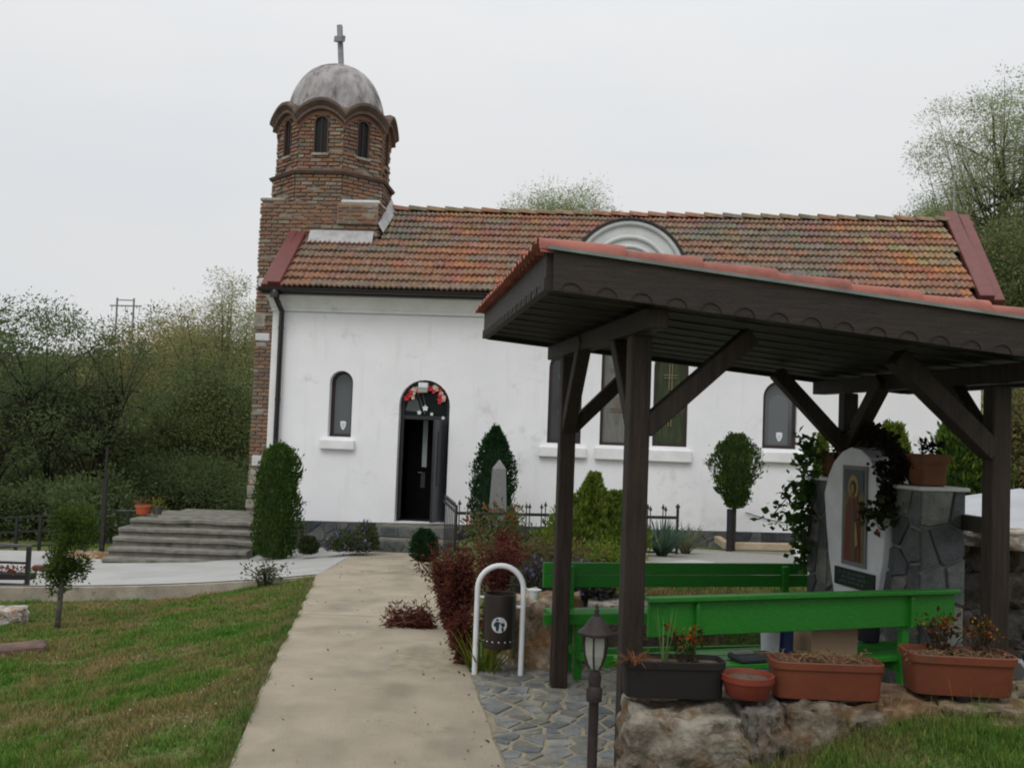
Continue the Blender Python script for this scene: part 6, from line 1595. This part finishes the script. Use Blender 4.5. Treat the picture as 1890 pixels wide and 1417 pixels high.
# ------------------------------------------------------------------ trees
def at(px, d, z=None): x = (px-945)/1850*d; return (x, d, gz(x, d) if z is None else z)
def ph(px, py, d): return 1.66-(py-(795+.037*(px-945)))/1850*d
def T_(name, label, px, d, ytop, crpx, crzpx, **k):
    b = at(px, d); h = ph(px, ytop, d)-b[2]; s_ = 1850/d
    return tree(name, label, b, h, crpx/s_, crzpx/s_, **k)
T_('orchard_tree', 'open dark green tree with forked trunk left of the church', 140, 24, 548, 215, 165, ncl=230, per=60, sig=0.17, leaf=0.1, cols=G_DARK+[(.055,.09,.035)], trunk=0.1, seed=71, forks=2, nlimb=44, aspect=.42, shell=.25)
T_('orchard_tree', 'dark leaning tree at the left edge of the picture', 25, 25.5, 556, 150, 165, ncl=130, per=60, sig=0.17, leaf=0.1, cols=G_DARK, trunk=0.09, seed=72, forks=2, nlimb=30, shell=.25)
T_('willow', 'tall olive willow just left of the church tower', 415, 34, 497, 120, 210, ncl=460, per=80, sig=0.24, leaf=0.136, cols=G_OLIVE+G_WILLOW[:2], trunk=.25, seed=73, aspect=.25, nlimb=30, shell=.3)
T_('willow', 'yellowing olive tree between the orchard tree and the willow', 300, 37, 590, 130, 150, ncl=300, per=135, sig=.42, leaf=0.136, cols=G_OLIVE+[(.2,.14,.05),(.17,.12,.045)], trunk=.25, seed=74, aspect=.3, shell=.3)
T_('thicket_tree', 'low dense tree behind the boundary railing at left', 60, 31, 690, 170, 140, ncl=240, per=135, sig=.4, leaf=0.122, cols=G_OLIVE[:3]+G_DARK, trunk=.2, seed=75, shell=.3)
T_('thicket_tree', 'dense shady tree behind the landing of the steps', 385, 28, 660, 110, 140, ncl=260, per=135, sig=.34, leaf=0.109, cols=G_DARK+G_OLIVE[:1]+G_OLIVE[2:3], trunk=.2, seed=76, shell=.3)
T_('thicket_tree', 'rounded olive tree behind the dark pole', 240, 27.5, 745, 105, 105, ncl=220, per=135, sig=.32, leaf=0.109, cols=G_OLIVE[:3]+G_DARK[1:], trunk=.18, seed=77, shell=.3)
T_('thicket_tree', 'bushy tree filling the gap beside the tower foot', 455, 30, 690, 80, 120, ncl=180, per=135, sig=.34, leaf=0.116, cols=G_OLIVE[:2]+G_DARK, trunk=.18, seed=78, shell=.3)
T_('thicket_tree', 'dark undergrowth tree at the foot of the orchard trees', 140, 29, 800, 190, 90, ncl=260, per=120, sig=.36, leaf=0.116, cols=G_DARK, trunk=.18, seed=79, shell=.2)
T_('thicket_tree', 'low undergrowth behind the stone landing', 370, 25.5, 850, 130, 55, ncl=200, per=120, sig=.28, leaf=0.102, cols=G_DARK, trunk=.12, seed=80, shell=.2)
T_('willow', 'pale willow crown showing above the middle of the ridge', 1022, 42, 338, 108, 75, ncl=260, per=75, sig=0.28, leaf=0.150, cols=G_WILLOW, trunk=.3, seed=81, aspect=.22, shell=.25)
T_('willow', 'big pale willow rising above the right end of the roof', 1855, 31, 140, 150, 200, ncl=640, per=60, sig=0.2, leaf=0.129, cols=G_WILLOW, trunk=0.19, seed=82, aspect=.22, nlimb=44, shell=0.5)
T_('willow', 'low willow crown peeping over the right part of the ridge', 1740, 36, 356, 95, 70, ncl=240, per=75, sig=0.26, leaf=0.136, cols=G_WILLOW, trunk=.25, seed=83, aspect=.22, shell=.25)
T_('thicket_tree', 'dark tree below the big willow at the right edge', 1900, 27, 410, 115, 130, ncl=240, per=135, sig=.34, leaf=0.116, cols=G_DARK+G_OLIVE[:2], trunk=.2, seed=84, shell=.3)
T_('thicket_tree', 'olive green bush behind the white slab at the right edge', 1890, 20.5, 690, 75, 110, ncl=130, per=90, sig=.22, leaf=.12, cols=G_OLIVE+[(.2,.16,.1)], trunk=.12, seed=85, shell=.3)
for i, (px, d, yt) in enumerate(((-20, 21.5, 905), (95, 22.0, 900), (185, 21.6, 890))):
    T_('undergrowth_bush', ['low dark bush behind the boundary railing at the left edge','low dark bush behind the railing left of the dark pole','low dark bush between railing and dark pole'][i], px, d, yt, 75, 60, ncl=110, per=70, sig=.2, leaf=.13, cols=G_DARK, trunk=.05, seed=110+i, shell=.2, nlimb=10)
# more of the valley wood, further back
for i, (px, d, yt, cr, cz_) in enumerate(((-150,30,560,170,170),(-40,40,640,200,120),(180,44,655,150,90),(350,46,600,150,120),(2010,30,250,150,190),(500,44,640,110,120))):
    T_('valley_tree', ['dense tree beyond the left edge of the lawn','far olive tree behind the left orchard trees','far low tree under the distant pylon','far yellowish tree behind the willow by the tower','willow beyond the right edge','far olive tree hidden behind the tower'][i], px, d, yt, cr, cz_, ncl=150, per=80, sig=.5, leaf=.24, cols=G_OLIVE+[(.16,.11,.05)] if i in (1,2,3,5) else G_DARK, trunk=.22, seed=90+i, shell=.3, nlimb=12)
# distant pylon
py_ = empty('power_pylon', (0,0,0), 0, 'distant grey H frame power pylon on the hill', 'pylon')
d = 378; GP = simple('pylon_grey',(.20,.21,.22)); xa_, xb_ = (208-945)/1850*d, (239-945)/1850*d; zb_p = gz(xa_, d)-1; zt_p = ph(222, 549, d)
for x in (xa_, xb_): MB().beam((x,d,zb_p),(x,d,zt_p),.55,.55).build('leg', GP, py_)
MB().beam(((195-945)/1850*d,d,ph(222,564,d)),((254-945)/1850*d,d,ph(222,563,d)),.3,.5).build('crossarm', GP, py_)
MB().beam((xa_,d,ph(222,553,d)),(xb_,d,ph(222,553,d)),.3,.4).build('crossarm', GP, py_)
mb = MB()
for px in (199, 224, 250): x = (px-945)/1850*d; mb.tube([(x,d,ph(222,564,d)),(x,d,ph(222,574,d))],.14,5)
mb.build('insulators', GP, py_)
